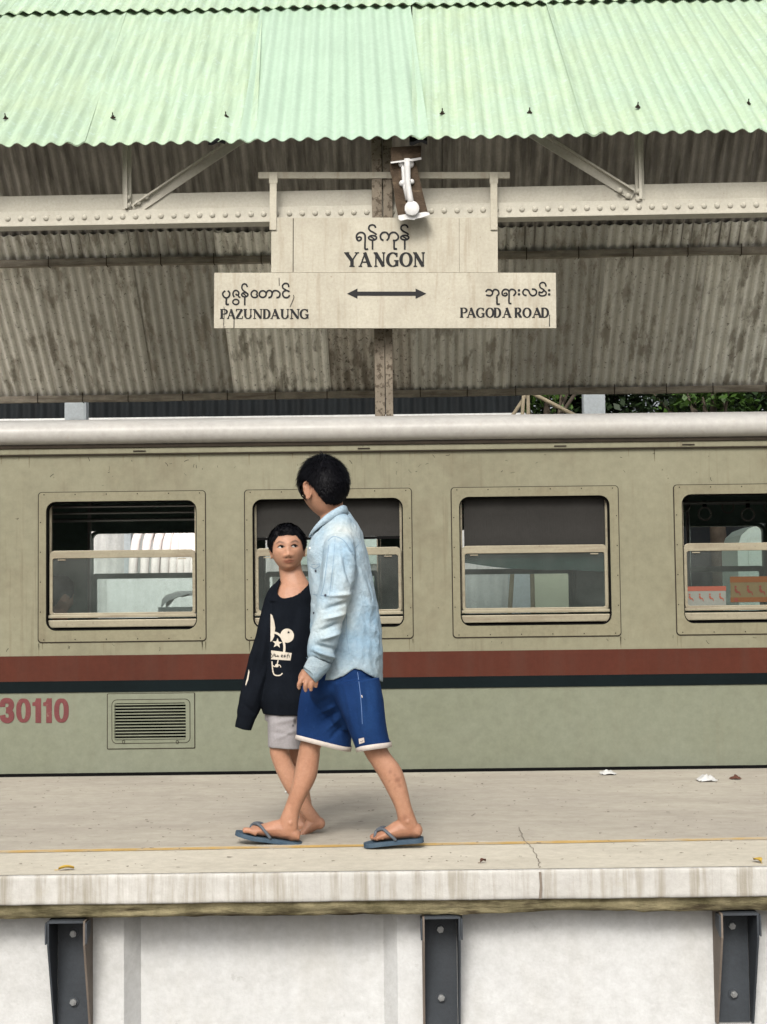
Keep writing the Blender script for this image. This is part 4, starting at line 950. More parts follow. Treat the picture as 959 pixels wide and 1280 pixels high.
def chain(pts, radii, n=12, steps=3):        # round limb through world points
    b = MB(); C = crom([(*p, r) for p, r in zip(pts, radii)], steps); b.tube([c[:3] for c in C], [c[3] for c in C], n); return b.v, b.f
def blob(c, r, n=12, m=8, rot=None):
    v = []; f = []; c = Vector(c)
    for i in range(m + 1):
        a = math.pi * i / m
        for j in range(n):
            t = 6.283185 * j / n; q = Vector((r[0] * math.sin(a) * math.cos(t), r[1] * math.sin(a) * math.sin(t), r[2] * math.cos(a)))
            v.append(c + (rot @ q if rot else q))
    f = [(i * n + j, i * n + (j + 1) % n, (i + 1) * n + (j + 1) % n, (i + 1) * n + j) for i in range(m) for j in range(n)]
    return v, f
def fuse(name, pieces, voxel, smooth=4, parent=None, m=None, disp=None, fac=.5, keep=False):
    """overlapping closed pieces -> one continuous skin"""
    b = MB()
    for v, f in pieces: b.add(v, f)
    me = b.mesh(name + '_raw'); bm = bmesh.new(); bm.from_mesh(me); bmesh.ops.remove_doubles(bm, verts=bm.verts, dist=1e-5); bmesh.ops.recalc_face_normals(bm, faces=bm.faces); bm.to_mesh(me); bm.free()
    o = link(name, me); md = o.modifiers.new('r', 'REMESH'); md.mode = 'VOXEL'; md.voxel_size = voxel; md.use_smooth_shade = True
    if smooth: sm = o.modifiers.new('s', 'SMOOTH'); sm.iterations = smooth; sm.factor = fac
    bpy.context.view_layer.update(); dg = bpy.context.evaluated_depsgraph_get()
    out = bpy.data.meshes.new_from_object(o.evaluated_get(dg)); bpy.data.objects.remove(o); bpy.data.meshes.remove(me)
    if disp:
        N = len(out.vertices); co = np.empty(N * 3, 'f'); no = np.empty(N * 3, 'f'); out.vertices.foreach_get('co', co); out.vertex_normals.foreach_get('vector', no)
        co = co.reshape(-1, 3); no = no.reshape(-1, 3); d = disp(co, no); co += no * d[:, None]; out.vertices.foreach_set('co', co.ravel()); out.update()
    out.polygons.foreach_set('use_smooth', [True] * len(out.polygons))
    out.name = name; out.materials.clear(); out.materials.append(m); return link(name, out, parent)
def tint(o, fn):
    me = o.data; N = len(me.vertices); co = np.empty(N * 3, 'f'); me.vertices.foreach_get('co', co); co = co.reshape(-1, 3)
    c = np.ones((N, 4), 'f'); fn(co, c); a = me.color_attributes.new('tint', 'FLOAT_COLOR', 'POINT'); a.data.foreach_set('color', c.ravel())
def to_parent(o, t):                          # meshes are made in world space: shift them to their thing's base
    o.data.transform(Matrix.Translation(-t.matrix_world.translation)); o.parent = t
def pxy(co):                                  # where world points fall in the photograph
    d = co - np.array((0, 0, EYE)); rr, uu, ff = (np.array(x) for x in (_r, _u, _fw)); w = d @ ff
    return 479.5 + FOC * (d @ rr) / w, 640 - FOC * (d @ uu) / w
def nz(co, s, seed=0): return np.array([noise.noise(Vector((p[0] * s[0] + seed, p[1] * s[1], p[2] * s[2]))) for p in co])
def gs(x, s): return np.exp(-(x / s) ** 2)
# folds: ridges along a line in the picture plane of the person
def fold(X, Y, p, q, w, amp):
    """a soft crease from p to q (pixels), w wide"""
    d = np.array(q, float) - np.array(p, float); L = np.hypot(*d); d /= L
    s = (X - p[0]) * d[0] + (Y - p[1]) * d[1]; n = -(X - p[0]) * d[1] + (Y - p[1]) * d[0]
    t = np.clip(s / L, 0, 1); env = np.sin(np.pi * np.clip(t * .9 + .05, 0, 1)) * (s > -w) * (s < L + w)
    return amp * env * np.exp(-(n / w) ** 2)

HAIRLINE = [(0, .30), (.35, .285), (.62, .30), (.85, .20), (1.05, .06), (1.2, -.07), (1.32, -.06), (1.42, .05), (1.75, .03), (1.95, -.10), (2.2, -.22), (2.6, -.30), (3.1416, -.31)]
def head_local(hh, grow=0.):
    """icosphere pushed into a head, units of head height; x right, y forward, z up"""
    bm = bmesh.new(); bmesh.ops.create_icosphere(bm, subdivisions=5, radius=1); bm.verts.ensure_lookup_table()
    D = np.array([v.co[:] for v in bm.verts]); F = [tuple(v.index for v in f.verts) for f in bm.faces]; bm.free()
    x, y, z = D[:, 0], D[:, 1], D[:, 2]; px_ = x * .352; py_ = np.where(y > 0, y * .40, y * .46); pz_ = z * .5
    t = np.clip(-z, 0, 1); px_ = px_ * (1 - .19 * t ** 1.8); py_ = np.where(y < 0, py_ * (1 - .55 * t ** 1.2), py_ * (1 - .02 * t))
    px_ = px_ * (1 + .05 * np.clip(z, 0, 1) * (1 - np.clip(z, 0, 1)) * 4)
    px_ *= 1 + .10 * np.clip(np.abs(x) * 1.0, 0, 1) * 0
    fr = np.clip(y * 2.2, 0, 1) ** .7
    f = 0
    f = f - .034 * (gs(px_ - .15, .08) + gs(px_ + .15, .08)) * gs(pz_ - .02, .055)                 # sockets
    f = f + .016 * gs(pz_ - .095, .045) * gs(px_, .26)                                              # brow
    f = f + .030 * gs(px_, .05) * gs(pz_ + .06, .10) + .080 * gs(px_, .055) * gs(pz_ + .175, .052)  # nose
    f = f + .042 * (gs(px_ - .075, .04) + gs(px_ + .075, .04)) * gs(pz_ + .19, .04)
    f = f + .016 * gs(px_, .12) * gs(pz_ + .30, .05) + .020 * gs(px_, .09) * gs(pz_ + .282, .017) + .022 * gs(px_, .08) * gs(pz_ + .325, .02) - .022 * gs(px_, .11) * gs(pz_ + .302, .011)
    f = f - .012 * gs(px_, .1) * gs(pz_ + .36, .03) + .03 * gs(px_, .12) * gs(pz_ + .44, .06)
    f = f + .018 * (gs(px_ - .2, .1) + gs(px_ + .2, .1)) * gs(pz_ + .10, .1)
    py_ = py_ + f * fr
    return np.stack([px_, py_, pz_], 1), D, F
def ear_pieces(frame, hh, s):
    rot = frame.to_3x3(); out = []
    tl = Matrix.Rotation(rad(-34) * s, 3, 'Z')
    for c, r in (((s * .368, -.035, -.04), (.013, .075, .12)), ((s * .372, -.005, -.155), (.018, .034, .04))):
        v, f = blob((0, 0, 0), r, 12, 8); v = [frame @ ((tl @ Vector(p) + Vector(c)) * hh) for p in v]; out.append((v, f))
    rim = crom([(.004, .03, .03), (.014, .03, .085), (.022, -.01, .125), (.026, -.065, .12), (.028, -.10, .06), (.024, -.095, -.02), (.018, -.06, -.10), (.012, -.025, -.145), (.008, .01, -.15)], 4)
    b = MB(); b.tube([frame @ ((tl @ Vector((s * p[0], p[1], p[2])) + Vector((s * .374, -.03, -.03))) * hh) for p in rim], [.019 * hh] * len(rim), 8); out.append((b.v, b.f))
    return out
def head_frame(c, fwd, roll):
    f = Vector(fwd).normalized(); r = f.cross(Vector((0, 0, 1))).normalized(); u = r.cross(f).normalized()
    q = Matrix.Rotation(roll, 3, f); r, u = q @ r, q @ u
    return Matrix(((r.x, f.x, u.x, c[0]), (r.y, f.y, u.y, c[1]), (r.z, f.z, u.z, c[2]), (0, 0, 0, 1)))
def hair_piece(frame, hh, thick, parent, t, strand, count, hl=0., lift=.35, fringe=0., seed=3, flow=None, hairline=None, jit=.16, wx=1., bald=None):
    hl_ = hairline or HAIRLINE
    L, D, F = head_local(hh); L = L * np.array((wx, 1, 1)); az = np.arctan2(np.abs(D[:, 0]), D[:, 1]); lim = np.interp(az, [a for a, _ in hl_], [b for _, b in hl_]) + hl - .028
    nzv = np.array([noise.noise(Vector(p) * 9) for p in D]) * .02; lim = lim + nzv
    above = L[:, 2] - lim; keep = above > 0
    nrm = D / np.linalg.norm(D, axis=1)[:, None]; tk = thick * np.clip((above - .03) / .09, -.8, 1) * (1 + .35 * np.clip(L[:, 2] / .5, 0, 1)); tk = tk + np.array([noise.noise(Vector(p) * 5 + Vector((seed, 0, 0))) for p in D]) * .014 * np.clip((above - .03) / .1, 0, 1)
    G = L + nrm * tk[:, None]
    fs = [f for f in F if all(keep[i] for i in f)]; used = sorted({i for f in fs for i in f}); mp = {i: k for k, i in enumerate(used)}
    W = [frame @ Vector(G[i] * hh) for i in used]
    b = MB(); b.add(W, [tuple(mp[i] for i in f) for f in fs])
    me = b.mesh('hair', True); me.materials.append(m_hair); cap = link('hair', me); to_parent(cap, t); cap.parent = t
    rs = random.Random(seed); s = MB(); R3 = frame.to_3x3()
    for k in range(count):
        f = rs.choice(fs); w = [rs.random() for _ in range(3)]; sm = sum(w); loc = sum((G[i] * a / sm for i, a in zip(f, w)), np.zeros(3)); n = sum((nrm[i] for i in f), np.zeros(3)); n /= np.linalg.norm(n)
        if above[f[0]] < .03: continue
        if bald and bald[0] < az[f[0]] < bald[1] and loc[2] < bald[2]: continue
        crown = np.array((0, -.18, .5)); away = loc - crown; away -= n * (away @ n); away /= np.linalg.norm(away) + 1e-6
        fl = away if flow is None else flow(loc, n, away)
        d = Vector(fl * (1 - lift) + n * lift) + Vector((rs.gauss(0, jit), rs.gauss(0, jit), rs.gauss(0, jit)))
        d.normalize(); ln = strand * rs.uniform(.6, 1.25) * min(1, .22 + above[f[0]] / .22) * (.35 + .65 * min(1, max(0, (loc[2] + .3) / .5))); p0 = Vector(loc) - Vector(n) * .01; side = d.cross(Vector(n)).normalized() * .010
        p1 = p0 + d * ln * .5; p2 = p0 + d * ln * .95 - Vector(n) * ln * .12
        s.add([frame @ (q * hh) for q in (p0 - side, p0 + side, p1 + side * .8, p1 - side * .8, p2)], [(0, 1, 2, 3), (3, 2, 4)])
    me = bpy.data.meshes.new('hair_strands'); me.from_pydata(s.v, [], s.f); me.materials.append(m_hair); o = link('hair_strands', me); to_parent(o, t); o.parent = cap; o['kind'] = 'stuff'
    return cap
def decal(bvh, outline, Y0, off, th, m, name, parent, t, dense=4., n=0):
    """flat print laid on cloth: outline in photo pixels, dropped along the line of sight on to the garment"""
    pts = crom(outline, n, True) if n else [np.array(p, float) for p in outline]
    bm = bmesh.new(); vs = [bm.verts.new((p[0], p[1], 0)) for p in pts]; bm.faces.new(vs); bmesh.ops.triangulate(bm, faces=bm.faces)
    for _ in range(4):
        long = [e for e in bm.edges if e.calc_length() > dense]
        if not long: break
        bmesh.ops.subdivide_edges(bm, edges=long, cuts=1); bmesh.ops.triangulate(bm, faces=bm.faces)
    V = []
    for v in bm.verts:
        o = Vector((0, 0, EYE)); d = (at(v.co.x, v.co.y, 5.) - o).normalized(); hit = bvh.ray_cast(o, d)
        p = hit[0] if hit[0] else at(v.co.x, v.co.y, Y0); V.append(p - d * off)
    F = [tuple(v.index for v in f.verts) for f in bm.faces]; bm.verts.index_update(); bm.free()
    me = bpy.data.meshes.new(name); me.from_pydata(V, [], F); me.materials.append(m); me.polygons.foreach_set('use_smooth', [True] * len(F)); o = link(name, me); to_parent(o, t); o.parent = parent
    return o
def bvh_of(o, t):
    me = o.data; T = t.matrix_world.translation
    return BVHTree.FromPolygons([v.co + T for v in me.vertices], [tuple(p.vertices) for p in me.polygons])
def stroke_outline(pts, w, n=5):
    P = crom(pts, n) if n else [np.array(p, float) for p in pts]; L, R_ = [], []
    for i in range(len(P)):
        d = P[min(i + 1, len(P) - 1)] - P[max(i - 1, 0)]; d = d / (np.linalg.norm(d) + 1e-9); nn = np.array((-d[1], d[0])) * w / 2; L.append(P[i] + nn); R_.append(P[i] - nn)
    return L + R_[::-1]

# ============================================================== the older boy
YT1 = 6.07; YN, YFAR = YT1 - .075, YT1 + .085            # near (left) and far (right) legs
A = empty('person', (at(425, 1057, YT1).x, YT1, 0)); bpy.context.view_layer.update()
tag(A, 'taller boy walking in a light blue denim shirt and blue shorts, face turned away', 'person')
hcT = P3(405, 610, YT1 - .005); HT = .236
frT = head_frame(hcT, (-.57, .81, -.26), rad(-4))
Lh, Dh, Fh = head_local(HT)
pieces = [([frT @ Vector(p * HT) for p in Lh], Fh)] + ear_pieces(frT, HT, -1) + ear_pieces(frT, HT, 1)
pieces.append(loft([(413, 612, YT1 + .0, 15, .050), (414.5, 632, YT1, 14.5, .050), (417, 650, YT1, 17, .055), (420, 672, YT1, 25, .075)], 4))            # neck
pieces.append(loft([(422, 660, YT1, 20, .10), (424, 690, YT1, 28, .135), (428, 740, YT1, 30, .13), (432, 800, YT1, 28, .11), (432, 840, YT1, 26, .10), (432, 862, YT1 + .02, 20, .08)], 3))
# legs: near one trailing, far one leading
pieces.append(loft([(440, 858, YN, 18, .07), (454, 895, YN, 16, .066), (467, 932, YN, 14.5, .055), (477, 950, YN, 13.6, .05), (489, 968, YN - .002, 14.6, .05), (498, 990, YN, 12.2, .044), (504, 1008, YN, 10.1, .037), (508, 1022, YN, 10.8, .034), (512, 1034, YN, 11, .033), (514, 1041, YN, 9, .03)], 5))
pieces.append(loft([(425, 858, YFAR + .01, 20, .065), (408, 900, YFAR, 16, .06), (390, 927, YFAR, 13.2, .053), (386, 945, YFAR, 13.6, .052), (382, 968, YFAR, 14.0, .05), (373, 992, YFAR, 10.8, .043), (366, 1010, YFAR, 9.9, .036), (362, 1024, YFAR, 11.5, .034), (360, 1036, YFAR, 13, .034), (360, 1044, YFAR, 10, .03)], 5))
def foot(heel, ball, toe, Y, wd, lift=0, yaw=0.):
    """heel, ball, toe in pixels of the sole line; a foot with arch and five toes"""
    out = []; Hq, Bq, Tq = (P3(*q, Y) for q in (heel, ball, toe)); d = (Tq - Hq); Ln = d.length; d.normalize(); up = Vector((0, 1, 0)).cross(d); up = up if up.z > 0 else -up; sd_ = Vector((0, 1, 0))
    s = wd
    rows = [(0.0, .030, .026, .020, 0), (.07, .036, .031, .034, 0), (.18, .036, .032, .052, 0), (.32, .034, .033, .055, .0), (.46, .034, .037, .045, .001), (.60, .026, .042, .030, .002), (.72, .019, .045, .021, .002), (.80, .013, .043, .014, .0)]
    v = []; n = 16
    for t, hz, hw, top, sh in rows:
        c = Hq + (Tq - Hq) * t
        if t <= .72: c = Hq + (Bq - Hq) * (t / .72)
        else: c = Bq + (Tq - Bq) * ((t - .72) / .28)
        for j in range(n):
            th = 6.283185 * j / n; cs, sn = math.cos(th), math.sin(th)
            h = (sn + 1) / 2 * (top + .012) if sn > 0 else .0 + (sn + 1) / 2 * (top + .012)
            v.append(c + sd_ * (cs * hw * s * (1 - .25 * max(0, sn))) + up * (h * 1.15 * s))
    k = len(rows); f = [(i * n + j, i * n + (j + 1) % n, (i + 1) * n + (j + 1) % n, (i + 1) * n + j) for i in range(k - 1) for j in range(n)] + [tuple(range(n - 1, -1, -1)), tuple((k - 1) * n + j for j in range(n))]
    out.append((v, f))
    return out, Hq, Bq, Tq, d, up, sd_
def toes(Bq, Tq, d, up, sd_, big, s):
    out = []
    for i in range(5):
        o = (i - 2) * .0165 * big * s; L = (.052, .047, .042, .036, .028)[i] * s; r = (.0115, .0085, .008, .0075, .0075)[i] * s
        st = Bq + sd_ * (-o) - d * .012 + up * (.010 * s); e = (Tq - Bq).normalized()
        ln = (Tq - Bq).length * (1., .97, .86, .74, .6)[i]
        out.append(chain([st, st + e * ln * .5 + up * .004, st + e * (ln * .86) + up * .001, st + e * ln], [r, r * 1.0, r * 1.08, r * .55], 10))
    return out
f1, H1, B1, T1, d1, u1, s1 = foot((526, 1046), (476, 1050), (459, 1052.5), YN, 1.0); pieces += f1 + toes(B1, T1, d1, u1, s1, 1, 1.)
f2, H2, B2, T2, d2, u2, s2 = foot((374, 1051.5), (318, 1043), (300, 1038.5), YFAR, 1.0); pieces += f2 + toes(B2, T2, d2, u2, s2, -1, 1.)
# ankle bones, knee of the leading leg
pieces += [blob(P3(510, 1027, YN - .026), (.011, .012, .013)), blob(P3(363, 1029, YFAR - .027), (.011, .012, .013)), blob(P3(381, 951, YFAR - .01), (.022, .03, .03))]
# heel lump of the trailing foot
pieces.append(blob(P3(519, 1038, YN), (.030, .028, .030)))
pieces.append(blob(P3(366, 1042, YFAR), (.028, .028, .030)))
# near arm and hand: palm, four fingers and thumb hanging from the cuff
YA = YT1 - .165
arm = [(418, 682, YA + .03, 14, .05), (419, 720, YA, 13, .047), (415, 760, YA, 11, .04), (405, 800, YA - .005, 9.5, .035), (396, 828, YA - .01, 7.5, .024), (391, 840, YA - .01, 8, .02)]
pieces.append(loft(arm, 3))
pieces.append(loft([(393, 832, YA - .01, 8, .018), (388, 842, YA - .01, 11, .017), (386, 849, YA - .012, 11.5, .015), (385, 852, YA - .012, 10.5, .012)], 3, 16))
def finger(p, radii): return chain([at(*q) for q in p], radii, 10)
y_ = YA - .014
pieces.append(finger([(378, 846, y_), (375.2, 852, y_ - .006), (373.6, 857, y_ - .004), (374.2, 861.5, y_ + .004)], [.0098, .0092, .0086, .006]))
pieces.append(finger([(383.5, 848, y_), (382.3, 855, y_ - .008), (381.6, 860, y_ - .004), (382.6, 864.5, y_ + .006)], [.0098, .0094, .0088, .006]))
pieces.append(finger([(389.6, 848, y_), (389.4, 855, y_ - .006), (388.8, 860, y_ - .002), (389.2, 863.6, y_ + .006)], [.0096, .0092, .0086, .006]))
pieces.append(finger([(395, 846, y_), (395.6, 851.5, y_ - .002), (395.2, 856, y_ + .002), (394.6, 859.5, y_ + .008)], [.0088, .0082, .0076, .0055]))
pieces.append(chain([at(381, 838, y_ + .012), at(376.5, 845, y_ + .024), at(376, 852, y_ + .026), at(377.5, 857, y_ + .024)], [.011, .0105, .0092, .006], 10))
# far arm hangs hidden beside the body
pieces.append(loft([(424, 680, YT1 + .16, 14, .05), (424, 730, YT1 + .2, 12, .042), (424, 790, YT1 + .2, 10, .036), (422, 835, YT1 + .19, 8, .026)], 3))
pieces.append(chain([at(422, 832, YT1 + .19), at(420, 850, YT1 + .19), at(418, 868, YT1 + .185)], [.026, .03, .014], 12))
for i in range(4): pieces.append(chain([at(414 + i * 3.4, 858, YT1 + .175 + .008 * i), at(413 + i * 3.4, 872, YT1 + .17 + .008 * i), at(414 + i * 3, 880, YT1 + .175 + .008 * i)], [.0095, .009, .006], 8))
bodyT = fuse('body', pieces, .0034, 3, None, m_skinT); to_parent(bodyT, A)
TA = np.array(A.matrix_world.translation)
HL_T = [(0, .27), (.35, .25), (.62, .22), (.80, .06), (1.0, -.06), (1.15, -.16), (1.3, -.14), (1.38, .12), (1.78, .12), (1.95, -.02), (2.15, -.2), (2.45, -.33), (3.1416, -.36)]
def stubble(w, c, fr, hh, hl, wx):            # the skin darkens into the hairline
    l = (np.c_[w, np.ones(len(w))] @ np.array(fr.inverted()).T)[:, :3] / hh; az = np.arctan2(np.abs(l[:, 0]) / wx / .352, np.where(l[:, 1] > 0, l[:, 1] / .40, l[:, 1] / .46))
    d = np.interp(az, [a for a, _ in hl], [b for _, b in hl]) - l[:, 2]; m = np.exp(-np.clip(d, 0, 9) / .028) * .8 * (np.abs(l[:, 2]) < .65) * (np.hypot(l[:, 0], l[:, 1]) < .5) * (np.abs(l[:, 0]) < .37 * wx)
    c[:, :3] *= 1 - m[:, None] * np.array((.9, .88, .85))
def tintT(co, c):
    X, Y_ = pxy(co + TA)
    def mark(px, py, r, k):
        m = np.exp(-(((X - px) ** 2 + (Y_ - py) ** 2) / r ** 2) ** 1.5) * k * (co[:, 1] < 0); c[:, :3] *= (1 - m[:, None] * np.array((.5, .6, .6)))
    for px, py, r, k in ((488, 965, 2.4, .5), (494, 969, 2.0, .4), (497, 975, 3.6, .55), (499.5, 982, 2.6, .45), (487, 976, 1.6, .3), (494, 985, 1.8, .3), (501, 972, 1.4, .3), (374, 1030, 2.5, .3), (348, 1036, 3, .35), (355, 1028, 3, .3), (506, 1022, 4, .35)): mark(px, py, r, k)
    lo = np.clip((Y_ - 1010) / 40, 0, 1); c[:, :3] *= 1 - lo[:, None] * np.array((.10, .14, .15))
    k = ((np.hypot(X - 374, Y_ - 861) < 2) | (np.hypot(X - 382.4, Y_ - 864) < 2) | (np.hypot(X - 389, Y_ - 863.2) < 2) | (np.hypot(X - 394.6, Y_ - 859.4) < 1.8)); c[k, :3] *= (1.35, 1.5, 1.55)
    stubble(co + TA, c, frT, HT, HL_T, 1.)
_tT = tintT
def skin_var(co, c):
    n = nz(co, (14, 14, 11), 21) * .16 + nz(co, (45, 45, 40), 5) * .10; c[:, :3] *= 1 + n[:, None] * np.array((.8, 1.05, 1.2))
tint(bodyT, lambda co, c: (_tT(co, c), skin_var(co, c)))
hair_T = hair_piece(frT, HT, .050, bodyT, A, .14, 6000, hl=-.012, lift=.17, seed=5, jit=.13, bald=(.3, 1.36, .2),
    hairline=[(0, .27), (.35, .25), (.62, .22), (.80, .06), (1.0, -.06), (1.15, -.16), (1.3, -.14), (1.38, .12), (1.78, .12), (1.95, -.02), (2.15, -.2), (2.45, -.33), (3.1416, -.36)])
# -- shirt
shirt_p = [loft([(412, 648, YT1 + .01, 22, .07, .6), (413, 655, YT1 + .01, 27, .095, .57), (415, 664, YT1 + .01, 31, .13, .48), (418, 676, YT1 + .01, 35, .145, .33), (421, 694, YT1 + .01, 37, .15, .15), (425, 718, YT1 + .01, 38.5, .148, .03), (429, 745, YT1 + .01, 40.5, .142), (432, 780, YT1 + .01, 43, .14), (434, 815, YT1 + .01, 43.5, .142), (435, 838, YT1 + .01, 43, .148), (435, 858, YT1 + .01, 42.5, .15)], 4, 36, 2.3, ax=(1, 0, 0)),
    loft([(424, 668, YA + .07, 14, .05), (424, 680, YA + .04, 19, .066), (424, 700, YA + .015, 20.5, .07), (422, 722, YA, 21.5, .068), (417.5, 748, YA - .005, 20, .063), (412.5, 768, YA - .01, 18.5, .058), (407, 792, YA - .012, 17.5, .053), (402.5, 812, YA - .012, 17, .05), (399.5, 822, YA - .012, 15.5, .046), (396, 830, YA - .012, 11.5, .036)], 4, 28, 2.2),
    loft([(426, 672, YT1 + .14, 18, .06), (427, 700, YT1 + .19, 20, .062), (426, 750, YT1 + .205, 18, .055), (424, 800, YT1 + .2, 15, .046), (422, 832, YT1 + .195, 11, .035)], 4, 24)]
def shirt_disp(co, no):
    X, Y_ = pxy(co); near = np.clip((YT1 - .06 - co[:, 1]) / .06, 0, 1); d = np.zeros(len(co))
    d += nz(co, (16, 16, 10), 1) * .0055 + nz(co, (34, 30, 24), 4) * .0026 + (.5 - np.abs(nz(co, (22, 22, 14), 11))) * .007
    K = 2.6
    sl = [((400, 800), (424, 790), 2.6, .009), ((394, 806), (420, 812), 2.4, -.007), ((392, 812), (419, 822), 2.6, .010), ((398, 790), (427, 778), 3, -.007), ((404, 775), (431, 766), 2.6, .007), ((405, 762), (436, 752), 2.8, -.006), ((409, 745), (440, 742), 2.6, .006), ((388, 822), (412, 830), 2.0, -.006),
          ((414, 680), (404, 745), 3, .005), ((428, 690), (440, 735), 3, -.006), ((420, 690), (416, 750), 4, -.004), ((431, 684), (444, 712), 2.5, .006)]
    for p, q, w, a in sl: d += fold(X, Y_, p, q, w, a * K) * near
    bk = (1 - near)
    tl = [((442, 700), (438, 770), 4, -.009), ((448, 700), (463, 770), 4, .007), ((438, 768), (470, 792), 3.5, .008), ((436, 782), (468, 802), 3.2, -.007), ((440, 755), (466, 758), 3.2, .006), ((442, 740), (462, 748), 3, -.006), ((436, 800), (470, 820), 4, .007), ((438, 790), (436, 840), 3, -.006), ((455, 790), (462, 850), 4, .006), ((446, 800), (448, 835), 3, -.005), ((425, 820), (414, 848), 4, .006), ((434, 680), (455, 735), 4, .005)]
    for p, q, w, a in tl: d += fold(X, Y_, p, q, w, a * K) * bk
    return d
shirt = fuse('shirt', shirt_p, .0042, 2, None, m_denim, shirt_disp)
# curved shirt-tail hem: trim whatever hangs below the hem line
me = shirt.data; N = len(me.vertices); co = np.array([v.co[:] for v in me.vertices]); X, Y_ = pxy(co)
hem = np.interp(X, [380, 392, 398, 417, 430, 443, 452, 462, 470, 477, 482], [851, 850, 851, 850, 845, 836, 838, 844, 848, 852, 853])
arm_v = (co[:, 1] < YT1 - .10) & (X < 424) & (Y_ < 836)
cut = (Y_ > hem) & ~((co[:, 1] < YT1 - .15) & (X < 412))
bm = bmesh.new(); bm.from_mesh(me); bm.verts.ensure_lookup_table()
low = [v for v in bm.verts if cut[v.index]]
rim_set = set(v.index for v in low)
bmesh.ops.delete(bm, geom=low, context='VERTS')
edge = [e for e in bm.edges if e.is_boundary]
bmesh.ops.smooth_vert(bm, verts=list({v for e in edge for v in e.verts}), factor=.5, use_axis_x=True, use_axis_y=True, use_axis_z=True)
for _ in range(4): bmesh.ops.smooth_vert(bm, verts=list({v for e in bm.edges if e.is_boundary for v in e.verts}), factor=.5, use_axis_x=True, use_axis_y=True, use_axis_z=True)
for _ in range(2):
    bv = list({v for e in bm.edges if e.is_boundary for v in e.verts}); bc = np.array([v.co[:] for v in bv]); bX, bY = pxy(bc); bh = np.interp(bX, [380, 392, 398, 417, 430, 443, 452, 462, 470, 477, 482], [851, 850, 851, 850, 845, 836, 838, 844, 848, 852, 853])
    for v, y1, y2 in zip(bv, bY, bh): v.co.z += (y1 - y2) * v.co.y / FOC
    bmesh.ops.smooth_vert(bm, verts=bv, factor=.3, use_axis_x=True, use_axis_y=True, use_axis_z=True)
g_ = bmesh.ops.extrude_edge_only(bm, edges=[e for e in bm.edges if e.is_boundary])
for v in (x for x in g_['geom'] if isinstance(x, bmesh.types.BMVert)):
    c = Vector((at(432, 840, YT1).x, YT1, v.co.z)); v.co += (c - v.co).normalized() * .012 + Vector((0, 0, .004))
bm.to_mesh(me); bm.free(); me.polygons.foreach_set('use_smooth', [True] * len(me.polygons)); me.update()
to_parent(shirt, A)
def tintS(co, c):
    X, Y_ = pxy(co + TA); near = co[:, 1] < -.08
    g = np.clip((Y_ - 800) / 40, 0, 1) * .22; c[:, :3] *= 1 - g[:, None] * np.array((.55, .75, .95))       # soiled grey-green tail and cuff
    s_ = (gs(X - 432, 11) * gs(Y_ - 765, 30) * .35 + gs(X - 402, 16) * gs(Y_ - 790, 30) * .28 + gs(X - 425, 22) * gs(Y_ - 662, 14) * .3) * np.where(Y_ > 690, near, 1); c[:, :3] *= 1 - s_[:, None] * np.array((-1.1, -.55, -.05))   # worn elbow, sleeve and yoke
    y_ = gs(Y_ - 662, 16) * .12 * (X > 405); c[:, :3] *= 1 - y_[:, None] * np.array((-.5, -.1, .15))
tint(shirt, tintS)
bs = bvh_of(shirt, A)
seam = lambda pts, w=.7, n=5, nm='stitching': decal(bs, stroke_outline(pts, w, n), YT1, .0012, 0, m_denimd, nm, shirt, A, 6)
seam([(411, 681), (409, 700), (405, 730), (401, 745)], .7); seam([(419, 673), (417, 700), (412, 744)], .6); seam([(401, 744.5), (411, 745)], .8)
seam([(410, 676), (416, 671), (424, 672), (432, 678), (440, 690)], .8); seam([(440, 680), (443, 690), (445, 712)], .7); seam([(440, 690), (452, 676)], .6)
seam([(434, 762), (433, 790), (437, 818)], .6); seam([(388, 708), (394, 711), (400, 707)], .7); seam([(388.5, 742), (396, 744)], .6); seam([(389, 706), (401, 705)], .6)
seam([(383, 822), (398, 829), (408, 833)], .8)
def button(px, py, r, m, nm='button'):
    o = Vector((0, 0, EYE)); d = (at(px, py, 5.) - o).normalized(); h = bs.ray_cast(o, d)
    if h[0]:
        b = MB(); b.tube([h[0] - h[1] * .001, h[0] + h[1] * .0035], [r, r * .85], 12); ob = b.build(nm, m, None, True); to_parent(ob, A); ob.parent = shirt
button(387.5, 685.5, .0065, m_button); button(395, 713.5, .0055, m_buttond); button(407, 744, .005, m_buttond); button(402, 843 - 6, .005, m_buttond); button(392.6, 766, .0045, m_buttond)
# collar: stand and folded leaf
col = MB(); out_ = [(390, 669), (396, 662), (404, 652), (413, 643), (422, 636.5), (430, 634), (434, 640), (435, 645)]
cw = Vector((at(412, 655, YT1).x, YT1, 0)); v = []
ringpx = [(390, 664, -.05, 7), (396, 655.5, -.07, 9), (405, 646.5, -.078, 10), (414, 640, -.078, 10.5), (423, 635, -.068, 10.5), (429.5, 632.5, -.045, 11), (432.5, 633.5, 0., 12), (428, 636, .055, 10), (419, 641, .08, 9), (408, 648, .085, 9), (398, 656, .07, 9), (391, 664, .03, 8)]
C = crom([(a, b2, YT1 + .005 + y, h) for a, b2, y, h in ringpx], 5); nC = len(C)
for i, c in enumerate(C):
    top = at(c[0], c[1], c[2]); inw = (Vector((at(412, 650, YT1).x, YT1 + .005, top.z)) - top); inw.z = 0; inw.normalize()
    px2 = (c[0] - 412) * .06
    v += [top + inw * .010 + Vector((0, 0, -.03)), top + inw * .006, top + inw * .002 + Vector((0, 0, .004)), top - inw * .004, at(c[0] + px2, c[1] + c[3], c[2]) - inw * .012, at(c[0] + px2, c[1] + c[3] - .6, c[2]) - inw * .005]
